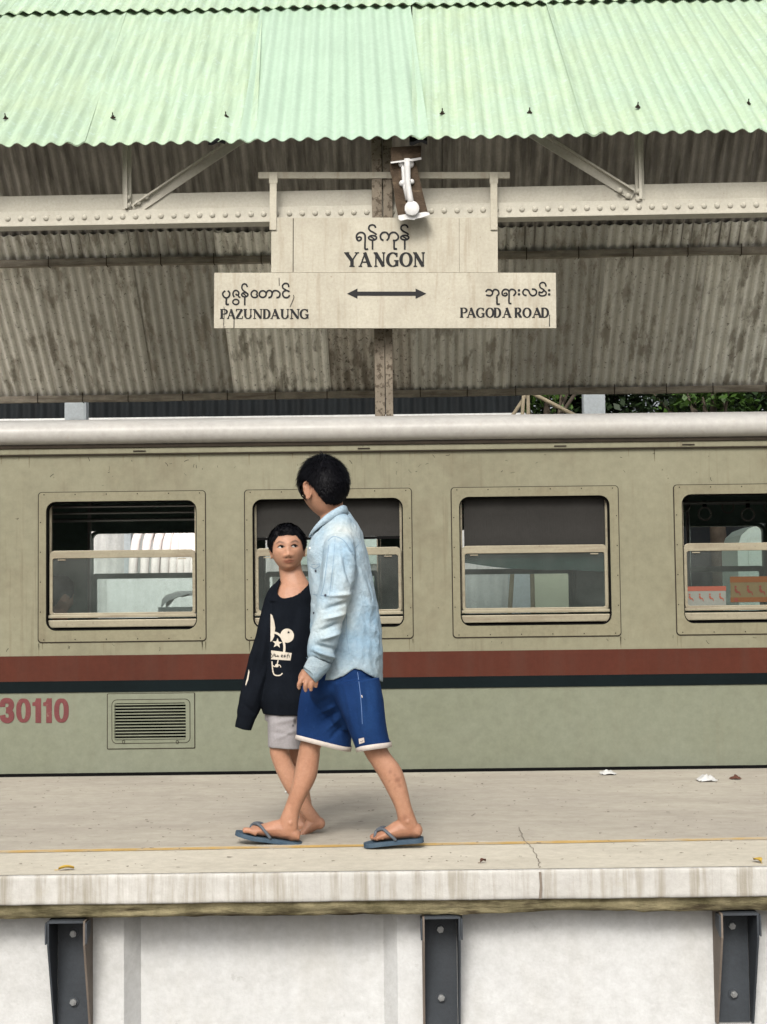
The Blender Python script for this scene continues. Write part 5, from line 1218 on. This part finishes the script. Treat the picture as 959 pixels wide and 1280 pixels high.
col.add(v, [(i * 6 + j, i * 6 + j + 1, (i + 1) * 6 + j + 1, (i + 1) * 6 + j) for i in range(nC - 1) for j in range(5)])
co_ = col.build('collar', m_denim, None, True); to_parent(co_, A); co_.parent = shirt
ones = lambda co, c: None
tint(co_, ones)
# cuff
cu = loft([(391.5, 826, YA - .012, 14.5, .042), (389, 831, YA - .012, 14.2, .041), (386.6, 838, YA - .012, 13, .037), (385.4, 842, YA - .012, 12.4, .035)], 3, 24, 2.2, caps=False)
cu = loft([(401, 824, YA - .012, 15.2, .044), (398, 830, YA - .012, 15.0, .043), (392.5, 838, YA - .012, 13.5, .039), (390, 842, YA - .012, 12.8, .036), (391.5, 839, YA - .012, 11.5, .033)], 3, 28, 2.2, caps=False)
b = MB().add(*cu); cuff = b.build('cuff', m_denim, None, True); to_parent(cuff, A); cuff.parent = shirt; tint(cuff, tintS)
# -- shorts
sh_p = [loft([(431, 825, YT1 + .01, 40, .14), (432, 850, YT1 + .01, 42.5, .145), (431, 864, YT1 + .015, 43.5, .135), (431, 878, YT1 + .03, 38, .10), (433, 898, YT1 + .04, 24, .07), (435, 912, YT1 + .045, 12, .04)], 4, 32, 2.4, ax=(1, 0, 0)),
    loft([(444, 850, YN + .0, 31, .092), (450, 875, YN - .004, 29, .094), (458, 905, YN - .008, 24.5, .09), (463, 922, YN - .008, 22.5, .086), (466.8, 932.5, YN - .008, 21.8, .084)], 4, 28, 2.3, ax=(math.cos(.13), 0, math.sin(.13))),
    loft([(418, 850, YFAR, 36, .09), (411, 875, YFAR, 36, .094), (406, 900, YFAR, 35, .09), (405, 915, YFAR, 34.6, .088), (404.8, 928, YFAR, 34.6, .086)], 4, 28, 2.3, ax=(math.cos(-.22), 0, math.sin(-.22)))]
def shorts_disp(co, no):
    X, Y_ = pxy(co); d = nz(co, (15, 15, 9), 2) * .004 + nz(co, (30, 30, 20), 6) * .0014; near = np.clip((YN + .02 - co[:, 1]) / .05, 0, 1); far = 1 - near
    for p, q, w, a in (((396, 893), (422, 880), 3, .009), ((400, 905), (424, 888), 3, -.008), ((406, 915), (428, 893), 3, .009), ((395, 882), (420, 866), 3, -.006), ((412, 925), (430, 905), 3, -.008), ((385, 880), (395, 915), 5, .004)): d += fold(X, Y_, p, q, w, a) * far
    for p, q, w, a in (((448, 848), (458, 925), 4, .006), ((440, 860), (452, 925), 3.5, -.005), ((468, 850), (476, 925), 5, .004), ((456, 860), (464, 900), 3, -.004), ((430, 850), (444, 920), 3, .005)): d += fold(X, Y_, p, q, w, a) * near
    return d
shorts = fuse('shorts', sh_p, .0045, 3, None, m_royal, shorts_disp); to_parent(shorts, A)
def tintB(co, c):
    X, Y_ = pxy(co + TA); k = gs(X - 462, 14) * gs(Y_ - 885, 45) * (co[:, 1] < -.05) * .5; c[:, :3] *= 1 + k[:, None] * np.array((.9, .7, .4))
tint(shorts, tintB)
def hem_band(cx, cy, Y, hw, hd, ang, h, nm='hem_trim'):
    q = MB(); n = 40; u = Vector((math.cos(ang), 0, math.sin(ang))); dn = Vector((math.sin(ang), 0, -math.cos(ang))); c = at(cx, cy, Y); hwm = hw * Y / FOC; v = []
    for j in range(n):
        t = 6.283185 * j / n; cs, sn = math.cos(t), math.sin(t); e = 2 / 2.3; wob = 1 + .012 * math.sin(3 * t + cx)
        r_ = u * (hwm * math.copysign(abs(cs) ** e, cs)) * wob + Vector((0, 1, 0)) * (hd * math.copysign(abs(sn) ** e, sn)) * wob; zz = .003 * math.sin(2 * t + cx)
        for s_, o_ in ((1.0, -.002), (1.015, 0), (1.02, h), (.985, h), (.97, .0)): v.append(c + r_ * s_ + dn * (o_ + zz))
    q.add(v, [(j * 5 + k, ((j + 1) % n) * 5 + k, ((j + 1) % n) * 5 + k + 1, j * 5 + k + 1) for j in range(n) for k in range(4)])
    o = q.build(nm, m_trim, None, True); to_parent(o, A); o.parent = shorts
hem_band(466.6, 929.5, YN - .008, 22.2, .086, .13, .018); hem_band(404.8, 925.5, YFAR, 35.2, .088, -.22, .016)
bsh = bvh_of(shorts, A)
decal(bsh, [(448.3, 923.5), (455, 922), (455.8, 928), (449.2, 930)], YN, .003, 0, m_trim, 'label_patch', shorts, A)
decal(bsh, stroke_outline([(450.4, 926.8), (452, 927.2), (454.2, 925.2)], .5, 3), YN, .0042, 0, m_royal, 'label_mark', shorts, A)
decal(bsh, stroke_outline([(447, 840), (450, 862), (452, 885), (453, 905)], .7, 5), YN, .0014, 0, mat('shorts_seam', (.12, .20, .38), .8), 'side_seam', shorts, A)
decal(bsh, stroke_outline([(452, 869), (453, 872)], 1.3, 0), YN, .002, 0, m_trim, 'stitch_wear', shorts, A)
# -- sandals: sole and toe-post straps
def sandal(Hq, Bq, Tq, Y, sgn, toeup, s=1.0, drop=.002, heel_ext=.012):
    Hq, Bq, Tq = Vector(Hq), Vector(Bq), Vector(Tq); d = (Tq - Hq).normalized(); up = Vector((0, 1, 0)).cross(d); up = up if up.z > 0 else -up
    rows = [(-.05, .014), (-.02, .030), (.06, .038), (.25, .037), (.45, .038), (.62, .045), (.78, .048), (.92, .042), (1.02, .030), (1.07, .010)]
    q = MB(); v = []; th = .017
    C = crom(rows, 4)
    for t, w in C:
        c = Hq + (Bq - Hq) * (t / .74) if t <= .74 else Bq + (Tq - Bq) * ((t - .74) / .26)
        for wy, hz in ((-1, -th), (-1.03, -th * .5), (-1, 0), (-.5, -.001), (0, -.002), (.5, -.001), (1, 0), (1.03, -th * .5), (1, -th)): v.append(c + Vector((0, 1, 0)) * wy * w * s + up * (hz - drop))
    n = len(C); q.add(v, [(i * 9 + j, i * 9 + j + 1, (i + 1) * 9 + j + 1, (i + 1) * 9 + j) for i in range(n - 1) for j in range(8)] + [(i * 9 + 8, i * 9, (i + 1) * 9, (i + 1) * 9 + 8) for i in range(n - 1)] + [tuple(range(9)), tuple((n - 1) * 9 + j for j in range(8, -1, -1))])
    so_l = q.build('sandal', m_rubber, None, True, auto=True); to_parent(so_l, A); so_l.parent = A
    for sd2 in (-1, 1):
        a0 = Hq + (Bq - Hq) * .62 + Vector((0, sd2 * .040, 0)) + up * .0; m1 = Hq + (Bq - Hq) * .80 + Vector((0, sd2 * .044, 0)) + up * .030; m2 = Bq + Vector((0, sd2 * .026, 0)) + up * .044 - d * .012; e0 = Bq + up * .036 + Vector((0, sgn * -.010, 0)) + d * .014; e1 = Bq + d * .022 + Vector((0, sgn * -.012, 0)) + up * .004
        st = MB().tube([Vector(c) for c in crom([a0, m1, m2, e0, e1], 5)], [.0062] * 21, 8); o = st.build('strap', m_strapr, None, True); to_parent(o, A); o.parent = so_l
sandal(H1, B1, T1, YN, 1, 0); sandal(H2, B2, T2, YFAR, -1, 0)

# ============================================================== the younger boy
YK = 6.46
K = empty('person', (at(372, 1048, YK).x, YK, 0)); bpy.context.view_layer.update()
tag(K, 'smaller boy in black long-sleeved top and grey shorts, looking up at taller boy', 'person')
TK = np.array(K.matrix_world.translation)
HK = .186; hcK = P3(359.6, 686.5, YK); frK = head_frame(hcK, (.075, -.98, .07), rad(3.0))
Lk, Dk, Fk = head_local(HK); Lk = Lk * np.array((1.07, 1, 1))
pk = [([frK @ Vector(p * HK) for p in Lk], Fk)] + ear_pieces(frK, HK, -1) + ear_pieces(frK, HK, 1)
pk.append(loft([(361, 694, YK + .035, 14.5, .045), (363, 712, YK + .03, 14.2, .044), (365, 721, YK + .025, 15.4, .045), (366.5, 729, YK + .02, 19, .052), (367, 736, YK + .02, 25, .066), (367.5, 748, YK + .02, 29, .085)], 4))
pk.append(loft([(368, 742, YK + .02, 25, .075), (368, 765, YK + .02, 27, .09), (366, 810, YK + .02, 26, .095), (364, 860, YK + .02, 24, .09), (363, 895, YK + .02, 19, .08)], 3))
YK1, YK2 = YK - .05, YK + .08                     # near leg trails (its heel shows), far leg leads
pk.append(loft([(364, 885, YK1 + .02, 14, .05), (356, 912, YK1, 14, .05), (349.5, 935, YK1, 12.4, .045), (353, 952, YK1, 11.6, .042), (362, 972, YK1, 11.8, .042), (373, 993, YK1, 10.4, .036), (383, 1011, YK1, 8.4, .029), (391, 1022, YK1, 8.2, .028), (397, 1030, YK1, 7.8, .026)], 4))
pk.append(loft([(366, 885, YK2, 14, .055), (368, 920, YK2, 14, .052), (369, 945, YK2, 12, .045), (373, 975, YK2, 12, .043), (380, 1005, YK2, 9.6, .033), (384, 1024, YK2, 8.6, .028), (386, 1034, YK2, 9, .028)], 4))
f3, H3, B3, T3, d3, u3, s3 = foot((404, 1033), (380, 1046), (367, 1048), YK1, .84); pk += f3 + toes(B3, T3, d3, u3, s3, 1, .84)
pk.append(blob(P3(399, 1029, YK1), (.026, .024, .026)))
f4, H4, B4, T4, d4, u4, s4 = foot((393, 1041.5), (354, 1041.5), (340, 1041.5), YK2, .86); pk += f4 + toes(B4, T4, d4, u4, s4, -1, .86)
# arms end in hands inside the over-long sleeves
pk.append(loft([(345, 744, YK, 10, .035), (332, 790, YK - .02, 9.5, .034), (320, 835, YK - .03, 8, .028), (313, 868, YK - .035, 6.5, .02)], 3))
pk.append(chain([at(314, 864, YK - .035), at(310, 880, YK - .036), at(306, 894, YK - .036)], [.018, .022, .01], 12))
pk.append(loft([(390, 744, YK + .03, 10, .035), (396, 790, YK + .05, 9.5, .034), (396, 835, YK + .05, 8, .028), (394, 868, YK + .04, 6.5, .02)], 3))
bodyK = fuse('body', pk, .0029, 2, None, m_skinK); to_parent(bodyK, K)
fi = np.array(frK.inverted())
def head_uv(co): w = np.c_[co + TK, np.ones(len(co))]; return (w @ fi.T)[:, :3] / HK
def tintK(co, c):
    l = head_uv(co); x, y, z = l[:, 0], l[:, 1], l[:, 2]; fr = (y > .05) & (np.abs(z) < .6)
    lip = np.exp(-((x / .125) ** 4 + ((z + .305 - .35 * x * x) / (.044 - .14 * np.abs(x) + .0001)) ** 4)) * fr * (np.abs(x) < .16); c[:, :3] *= 1 - lip[:, None] * np.array((.16, .38, .36))
    ml = np.exp(-((x / .125) ** 4 + ((z + .302 - .9 * x * x) / .0075) ** 2)) * fr; c[:, :3] *= 1 - ml[:, None] * .62
    for s in (-1, 1):
        nos = np.exp(-(((x - s * .045) / .022) ** 2 + ((z + .228) / .013) ** 2)) * fr; c[:, :3] *= 1 - nos[:, None] * .8
        bz = .105 + .035 * np.clip((np.abs(x) - .07) / .1, 0, 1) - .05 * np.clip((np.abs(x) - .19) / .1, 0, 1)
        br = np.exp(-(((x - s * .165) / .095) ** 4 + ((z - bz) / .022) ** 2)) * fr; c[:, :3] *= 1 - br[:, None] * np.array((.74, .72, .68))
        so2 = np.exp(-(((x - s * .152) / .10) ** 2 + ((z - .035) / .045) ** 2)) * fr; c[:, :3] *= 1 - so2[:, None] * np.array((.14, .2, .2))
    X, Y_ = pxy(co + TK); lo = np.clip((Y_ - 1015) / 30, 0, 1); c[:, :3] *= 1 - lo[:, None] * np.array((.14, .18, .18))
    stubble(co + TK, c, frK, HK, HAIRLINE, 1.07)
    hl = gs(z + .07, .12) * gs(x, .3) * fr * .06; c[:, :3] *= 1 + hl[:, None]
_tK = tintK
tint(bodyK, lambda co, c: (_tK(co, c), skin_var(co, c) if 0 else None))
bk_ = bvh_of(bodyK, K)
# eyes looking up and to the side: almond white, iris, lid line
for s in (-1, 1):
    def fpt(x, z, off):                       # point on the face at local x, z
        o = frK @ Vector((x * HK, .8 * HK, z * HK)); d = (frK.to_3x3() @ Vector((0, -1, 0))).normalized(); h = bk_.ray_cast(o, d); return h[0] - d * off
    cx, cz = s * .150, .018; q = MB(); n = 20; v = [fpt(cx, cz, .0022)]
    for rr in (.5, 1.):
        for j in range(n):
            a = 6.283185 * j / n; ex = .070 * math.cos(a); ez = (.029 if math.sin(a) > 0 else .023) * math.sin(a) * (1 - .35 * abs(math.cos(a)) ** 3)
            v.append(fpt(cx + ex * rr, cz + ez * rr + .010 * s * 0 + .004 * abs(ex * rr) / .08, .0022 * (1 - rr * .6)))
    q.add(v, [(0, 1 + j, 1 + (j + 1) % n) for j in range(n)] + [(1 + j, 1 + n + j, 1 + n + (j + 1) % n, 1 + (j + 1) % n) for j in range(n)])
    eye = q.build('eye', m_eyew, None, True); to_parent(eye, K); eye.parent = bodyK
    ic = (cx - .023, cz + .013); q = MB(); v = [fpt(ic[0], ic[1], .0036)] + [fpt(ic[0] + .033 * math.cos(a), min(ic[1] + .033 * math.sin(a), cz + .027), .0030) for a in np.linspace(0, 6.283, 16, False)]
    q.add(v, [(0, 1 + j, 1 + (j + 1) % 16) for j in range(16)]); ir = q.build('iris', m_iris, None, True); to_parent(ir, K); ir.parent = bodyK
    lid = [fpt(cx + .080 * u, cz + .034 * (1 - u * u) + .002, .0026) for u in np.linspace(-1, 1, 11)]
    q = MB().tube(lid, [.0010 + .0019 * (1 - abs(u)) for u in np.linspace(-1, 1, 11)], 6); ld = q.build('eyelid_line', m_iris, None, True); to_parent(ld, K); ld.parent = bodyK
hair_piece(frK, HK, .062, bodyK, K, .06, 4200, hl=-.02, lift=.45, seed=9, wx=1.07)
# -- black top
kt = [loft([(366, 716, YK + .02, 13, .05), (366.5, 724, YK + .02, 17, .06), (367, 731, YK + .02, 24, .075), (367, 739, YK + .02, 29.5, .09), (366.5, 752, YK + .02, 32.5, .105), (366, 775, YK + .02, 34, .118), (364, 810, YK + .015, 33, .12), (361.5, 850, YK + .01, 33.5, .122), (360, 872, YK + .01, 33.5, .135), (359.5, 883, YK + .01, 32, .134), (359.8, 892.5, YK + .01, 30, .13)], 4, 34, 2.3, ax=(math.cos(-.04), 0, math.sin(-.04))),
    loft([(351, 733, YK + .01, 10, .04), (347, 745, YK, 13.5, .05), (340, 772, YK - .02, 14.5, .052), (332.5, 802, YK - .03, 15, .05), (325, 835, YK - .035, 16, .048), (316, 868, YK - .04, 15.5, .044), (309.5, 890, YK - .04, 13.5, .038), (307.5, 898, YK - .04, 11.2, .032), (304, 911, YK - .04, 10.4, .03)], 4, 24, 2.2),
    loft([(384, 735, YK + .03, 10, .04), (389, 748, YK + .04, 12.5, .05), (395, 790, YK + .055, 13, .05), (396, 835, YK + .055, 12, .046), (394, 875, YK + .045, 11, .04)], 4, 24, 2.2)]
# shoulder yoke that leaves a wide scooped neck
def torus_piece(ringpts, rr):
    C = crom(ringpts, 6, True); P = [at(*c[:3]) for c in C]; P.append(P[0]); b = MB(); b.tube(P, [rr] * len(P), 8, False); return b.v, b.f
0 and kt.append(torus_piece([(352, 728, YK + .0), (347.8, 740, YK - .05), (353, 747, YK - .075), (363, 746.5, YK - .078), (375, 741, YK - .06), (384.5, 731, YK - .02), (387, 727, YK + .03), (378, 722, YK + .075), (364, 720, YK + .085), (355, 723, YK + .06)], .0075))
kt.append(loft([(350, 731, YK + .02, 5, .05), (347, 741, YK + .015, 9, .07), (346, 752, YK + .01, 11, .085)], 3)); kt.append(loft([(386, 730, YK + .03, 5, .05), (387, 741, YK + .03, 8, .07), (386, 752, YK + .03, 11, .085)], 3))
kt.append(loft([(368, 727, YK + .08, 16, .014), (368, 740, YK + .085, 26, .02), (368, 755, YK + .08, 28, .03)], 3))
def kt_disp(co, no):
    X, Y_ = pxy(co); d = nz(co, (17, 17, 9), 3) * .005 + nz(co, (30, 30, 24), 8) * .0016; sl = np.clip((338 + (Y_ < 770) * 8 - X) / 5, 0, 1)
    for p, q, w, a in (((335, 780), (322, 850), 3, .006), ((328, 800), (310, 870), 3, -.006), ((333, 830), (318, 880), 3, .006), ((304, 880), (322, 895), 2.4, -.006)): d += fold(X, Y_, p, q, w, a) * sl
    for p, q, w, a in (((345, 860), (352, 885), 3, .006), ((352, 850), (366, 880), 3.5, -.006), ((362, 845), (376, 870), 3, .007), ((345, 760), (350, 800), 4, .004), ((372, 755), (364, 800), 4, -.005)): d += fold(X, Y_, p, q, w, a) * (1 - sl)
    return d
ktop = fuse('black_top', kt, .0040, 3, None, m_black_knit, kt_disp)
# wide scooped neck: cut the opening and roll its rim inwards
def in_poly(X, Y_, poly):
    r = np.zeros(len(X), bool); n = len(poly)
    for i in range(n):
        (x1, y1), (x2, y2) = poly[i], poly[(i + 1) % n]; c = ((y1 > Y_) != (y2 > Y_)) & (X < (x2 - x1) * (Y_ - y1) / (y2 - y1 + 1e-12) + x1); r ^= c
    return r
me = ktop.data; co = np.array([v.co[:] for v in me.vertices]); X, Y_ = pxy(co)
front = in_poly(X, Y_, [tuple(p) for p in crom([(351.5, 725), (349, 733), (347.6, 741), (351, 745.6), (358, 746.6), (366, 744.5), (375, 739.5), (383, 732), (387, 725.5)], 5)] + [(388, 700), (350, 700)])
cut = (front & (co[:, 1] < YK + .05)) | ((Y_ < 725) & (X > 350) & (X < 388))
bm = bmesh.new(); bm.from_mesh(me); bm.verts.ensure_lookup_table(); bmesh.ops.delete(bm, geom=[v for v in bm.verts if cut[v.index]], context='VERTS')
for _ in range(6): bmesh.ops.smooth_vert(bm, verts=list({v for e in bm.edges if e.is_boundary for v in e.verts}), factor=.5, use_axis_x=True, use_axis_y=True, use_axis_z=True)
g_ = bmesh.ops.extrude_edge_only(bm, edges=[e for e in bm.edges if e.is_boundary]); nc = Vector((at(367, 730, YK).x, YK + .02, at(367, 734, YK).z))
for v in (x for x in g_['geom'] if isinstance(x, bmesh.types.BMVert)): v.co += Vector((0, .012, 0)) + (nc - v.co).normalized() * .002
bm.to_mesh(me); bm.free(); me.polygons.foreach_set('use_smooth', [True] * len(me.polygons)); me.update()
to_parent(ktop, K)
bkt = bvh_of(ktop, K)
Q = lambda pts: [(290 + x / 6.09, 720 + y / 6.09) for x, y in pts]
prn = lambda pts, n=0, m=m_print, off=.0022, nm='print': decal(bkt, Q(pts), YK - .1, off, 0, m, nm, ktop, K, 2.5, n)
pst = lambda pts, w, n=4, m=m_print, off=.0024: decal(bkt, [tuple(p) for p in stroke_outline(Q(pts), w / 6.09, n)], YK - .1, off, 0, m, 'print', ktop, K, 2.5)
prn([(294, 287), (308, 300), (322, 345), (330, 395), (325, 430), (315, 442), (322, 460), (308, 490), (294, 502)], 0)
prn([(420 + 52 * math.cos(a), 454 + 54 * math.sin(a)) for a in np.linspace(0, 6.283, 22, False)], 0)
star = lambda cx, cy, r, rot=0: [(cx + (r if i % 2 == 0 else r * .42) * math.sin(rot + i * math.pi / 5), cy - (r if i % 2 == 0 else r * .42) * math.cos(rot + i * math.pi / 5)) for i in range(10)]
prn(star(345, 512, 40, .1), 0); prn(star(431, 429, 13), 0, m_black_knit, .0036)
pst([(316, 430), (350, 440), (380, 470), (398, 520), (398, 575), (390, 590)], 17)
prn([(299, 566), (455, 586), (446, 643), (299, 634)], 0)
for pts in ([(300, 590), (308, 610), (300, 622)], [(314, 612), (322, 590), (326, 612)], [(332, 596), (330, 614), (340, 612)], [(346, 600), (344, 616), (354, 606), (356, 618)], [(376, 612), (388, 604), (378, 600), (376, 616), (390, 616)], [(398, 614), (408, 604), (400, 602), (398, 618), (412, 612)], [(420, 628), (424, 600), (434, 592)], [(416, 608), (434, 606)], [(438, 604), (436, 622)]):
    pst(pts, 4.2, 3, m_black_knit, .0036)
pst([(352, 640), (346, 665), (342, 680)], 9); prn([(342 + 14 * math.cos(a), 682 + 13 * math.sin(a)) for a in np.linspace(0, 6.283, 12, False)])
pst([(305, 650), (308, 690), (314, 735), (330, 755), (365, 756), (385, 740)], 9); pst([(312, 682), (328, 690), (342, 684)], 7); pst([(352, 676), (366, 680), (372, 696)], 6)
prn([(128, 710), (134, 730), (124, 790), (106, 835), (103, 825), (116, 770)], 0)
# -- lilac shorts
ks = [loft([(362, 868, YK + .01, 29, .1), (361, 885, YK + .01, 29.5, .104), (361, 900, YK + .01, 29, .1)], 3, 28, 2.3, ax=(1, 0, 0)),
    loft([(358, 878, YK1 + .012, 22, .066), (356, 905, YK1 + .005, 21, .068), (355.4, 925, YK1, 20.4, .068), (355.6, 934.5, YK1, 20.2, .067)], 4, 24, 2.3, ax=(math.cos(-.10), 0, math.sin(-.10))),
    loft([(367, 880, YK2, 22, .078), (370, 905, YK2, 21, .076), (372, 930, YK2, 20, .072)], 4, 24, 2.3, ax=(1, 0, 0))]
def ks_disp(co, no):
    X, Y_ = pxy(co); d = nz(co, (20, 20, 14), 5) * .0045
    for p, q, w, a in (((340, 905), (372, 898), 2.6, .005), ((338, 915), (368, 920), 2.6, -.005), ((342, 925), (372, 912), 2.4, .005), ((350, 893), (345, 930), 3, -.004)): d += fold(X, Y_, p, q, w, a)
    return d
kshorts = fuse('grey_shorts', ks, .0042, 2, None, m_lilac, ks_disp); to_parent(kshorts, K)
def tintL(co, c):
    X, Y_ = pxy(co + TK)
    for px, py, rx, ry in ((369, 901.5, 2.6, 4), (366.5, 907, 1.4, 1.8), (372, 898, 1.6, 2.2)): m = np.exp(-(((X - px) / rx) ** 2 + ((Y_ - py) / ry) ** 2) ** 2); c[:, :3] *= 1 - m[:, None] * .72
tint(kshorts, tintL)

# ============================================================== passenger by the left window
YP = 9.25
G_ = empty('person', (at(76, 770, YP).x, YP, -.22)); bpy.context.view_layer.update()
tag(G_, 'seated passenger with dark hair behind the glass of the left carriage window', 'person')
hp = P3(75, 746, YP); HP = .21; frP = head_frame(hp, (.75, .6, -.1), 0)
Lp, Dp, Fp = head_local(HP)
pp = [([frP @ Vector(p * HP) for p in Lp], Fp)] + ear_pieces(frP, HP, -1) + ear_pieces(frP, HP, 1)
pp.append(loft([(75, 755, YP, 10, .05), (75, 780, YP, 11, .05), (76, 795, YP, 28, .09)], 3)); pp.append(loft([(76, 786, YP, 24, .09), (77, 800, YP, 38, .12), (77, 850, YP, 34, .12), (77, 910, YP, 34, .13)], 3))
pp.append(chain([Vector(G_.location) + Vector((.0, .08, .45)), Vector(G_.location) + Vector((.4, .12, .46)), Vector(G_.location) + Vector((.42, .12, .05)), Vector(G_.location) + Vector((.52, .12, .03))], [.09, .07, .05, .03]))
pp.append(chain([Vector(G_.location) + Vector((.0, -.08, .45)), Vector(G_.location) + Vector((.4, -.12, .46)), Vector(G_.location) + Vector((.42, -.12, .05)), Vector(G_.location) + Vector((.52, -.12, .03))], [.09, .07, .05, .03]))
bodyP = fuse('body', pp, .007, 3, None, m_skinT); to_parent(bodyP, G_); tint(bodyP, ones)
hair_piece(frP, HP, .09, bodyP, G_, .1, 500, seed=13)
sp_ = fuse('shirt', [loft([(76, 783, YP, 18, .08), (77, 790, YP, 34, .12), (77, 805, YP, 42, .135), (77, 850, YP, 38, .135), (77, 905, YP, 38, .14)], 3), loft([(50, 792, YP, 10, .06), (46, 830, YP, 12, .055), (50, 870, YP, 10, .05)], 3), loft([(102, 792, YP, 10, .06), (108, 830, YP, 12, .055), (106, 870, YP, 10, .05)], 3)], .008, 3, None, mat('passenger_shirt', (.16, .26, .38), .85)); to_parent(sp_, G_)

# ------------------------------------------------------------------ small litter on the platform
def scrap(px, py, w, d, h, m, label, cat, name, seed):
    c = onz(px, py, 0); o = empty(name, c); tag(o, label, cat); q = MB(); n = 8; rs = random.Random(seed)
    for j in range(n + 1):
        for i in range(n + 1):
            u, v = i / n - .5, j / n - .5; r = math.hypot(u, v); q.v.append((u * w * (1 + .3 * noise.noise(Vector((v * 7, seed, 0)))), v * d * (1 + .3 * noise.noise(Vector((u * 7, seed, 3)))), .004 + max(0, h * (.6 + 1.2 * noise.noise(Vector((u * 5, v * 5, seed)))) * (1 - 1.6 * r))))
    q.f = [(j * (n + 1) + i, j * (n + 1) + i + 1, (j + 1) * (n + 1) + i + 1, (j + 1) * (n + 1) + i) for j in range(n) for i in range(n) if (i, j) not in ((0, 0), (0, n - 1), (n - 1, 0), (n - 1, n - 1))]
    q.build('film', m, o, True)
scrap(760, 968, .085, .10, .035, m_paper, 'flat white scrap of plastic on the platform near the carriage', 'litter', 'plastic_scrap', 1)
scrap(883, 976, .10, .12, .04, m_paper, 'crumpled white plastic bag on the platform at the right', 'litter', 'plastic_bag', 2)
scrap(919, 974, .06, .06, .025, m_litter_brown, 'small dark red wrapper right of the crumpled white bag', 'litter', 'wrapper', 3)
scrap(360, 991, .03, .05, .02, m_paper, 'tiny white paper bit behind the leading leg of the taller boy', 'litter', 'paper_bit', 4)
def leaf(px, py, L, rz, m, label):
    o = empty('dry_leaf', onz(px, py, 0), (0, 0, rz)); tag(o, label, 'leaf', 'fallen leaves on the platform'); q = MB(); n = 8
    for i in range(n + 1):
        t = i / n; w = .32 * L * math.sin(math.pi * (t * .94 + .03)) ** .8
        for s in (-1, 0, 1): q.v.append((t * L - L / 2, s * w, .006 + .008 * abs(s) + .006 * math.sin(t * 3)))
    q.f = [(3 * i + j, 3 * i + j + 1, 3 * i + 4 + j, 3 * i + 3 + j) for i in range(n) for j in range(2)]
    q.build('blade', m, o, True); MB().tube([(-L / 2, 0, .007), (-L * .75, .005, .006)], .0012, 6).build('stalk', m, o)
leaf(83, 1089, .055, .3, m_leafy, 'yellow fallen leaf near the platform edge at the left'); leaf(947, 1079, .05, 1.9, m_leafy, 'yellow fallen leaf near the platform edge at the right')
leaf(604, 1080, .03, .8, m_litter_brown, 'small brown leaf near the platform edge right of the middle')
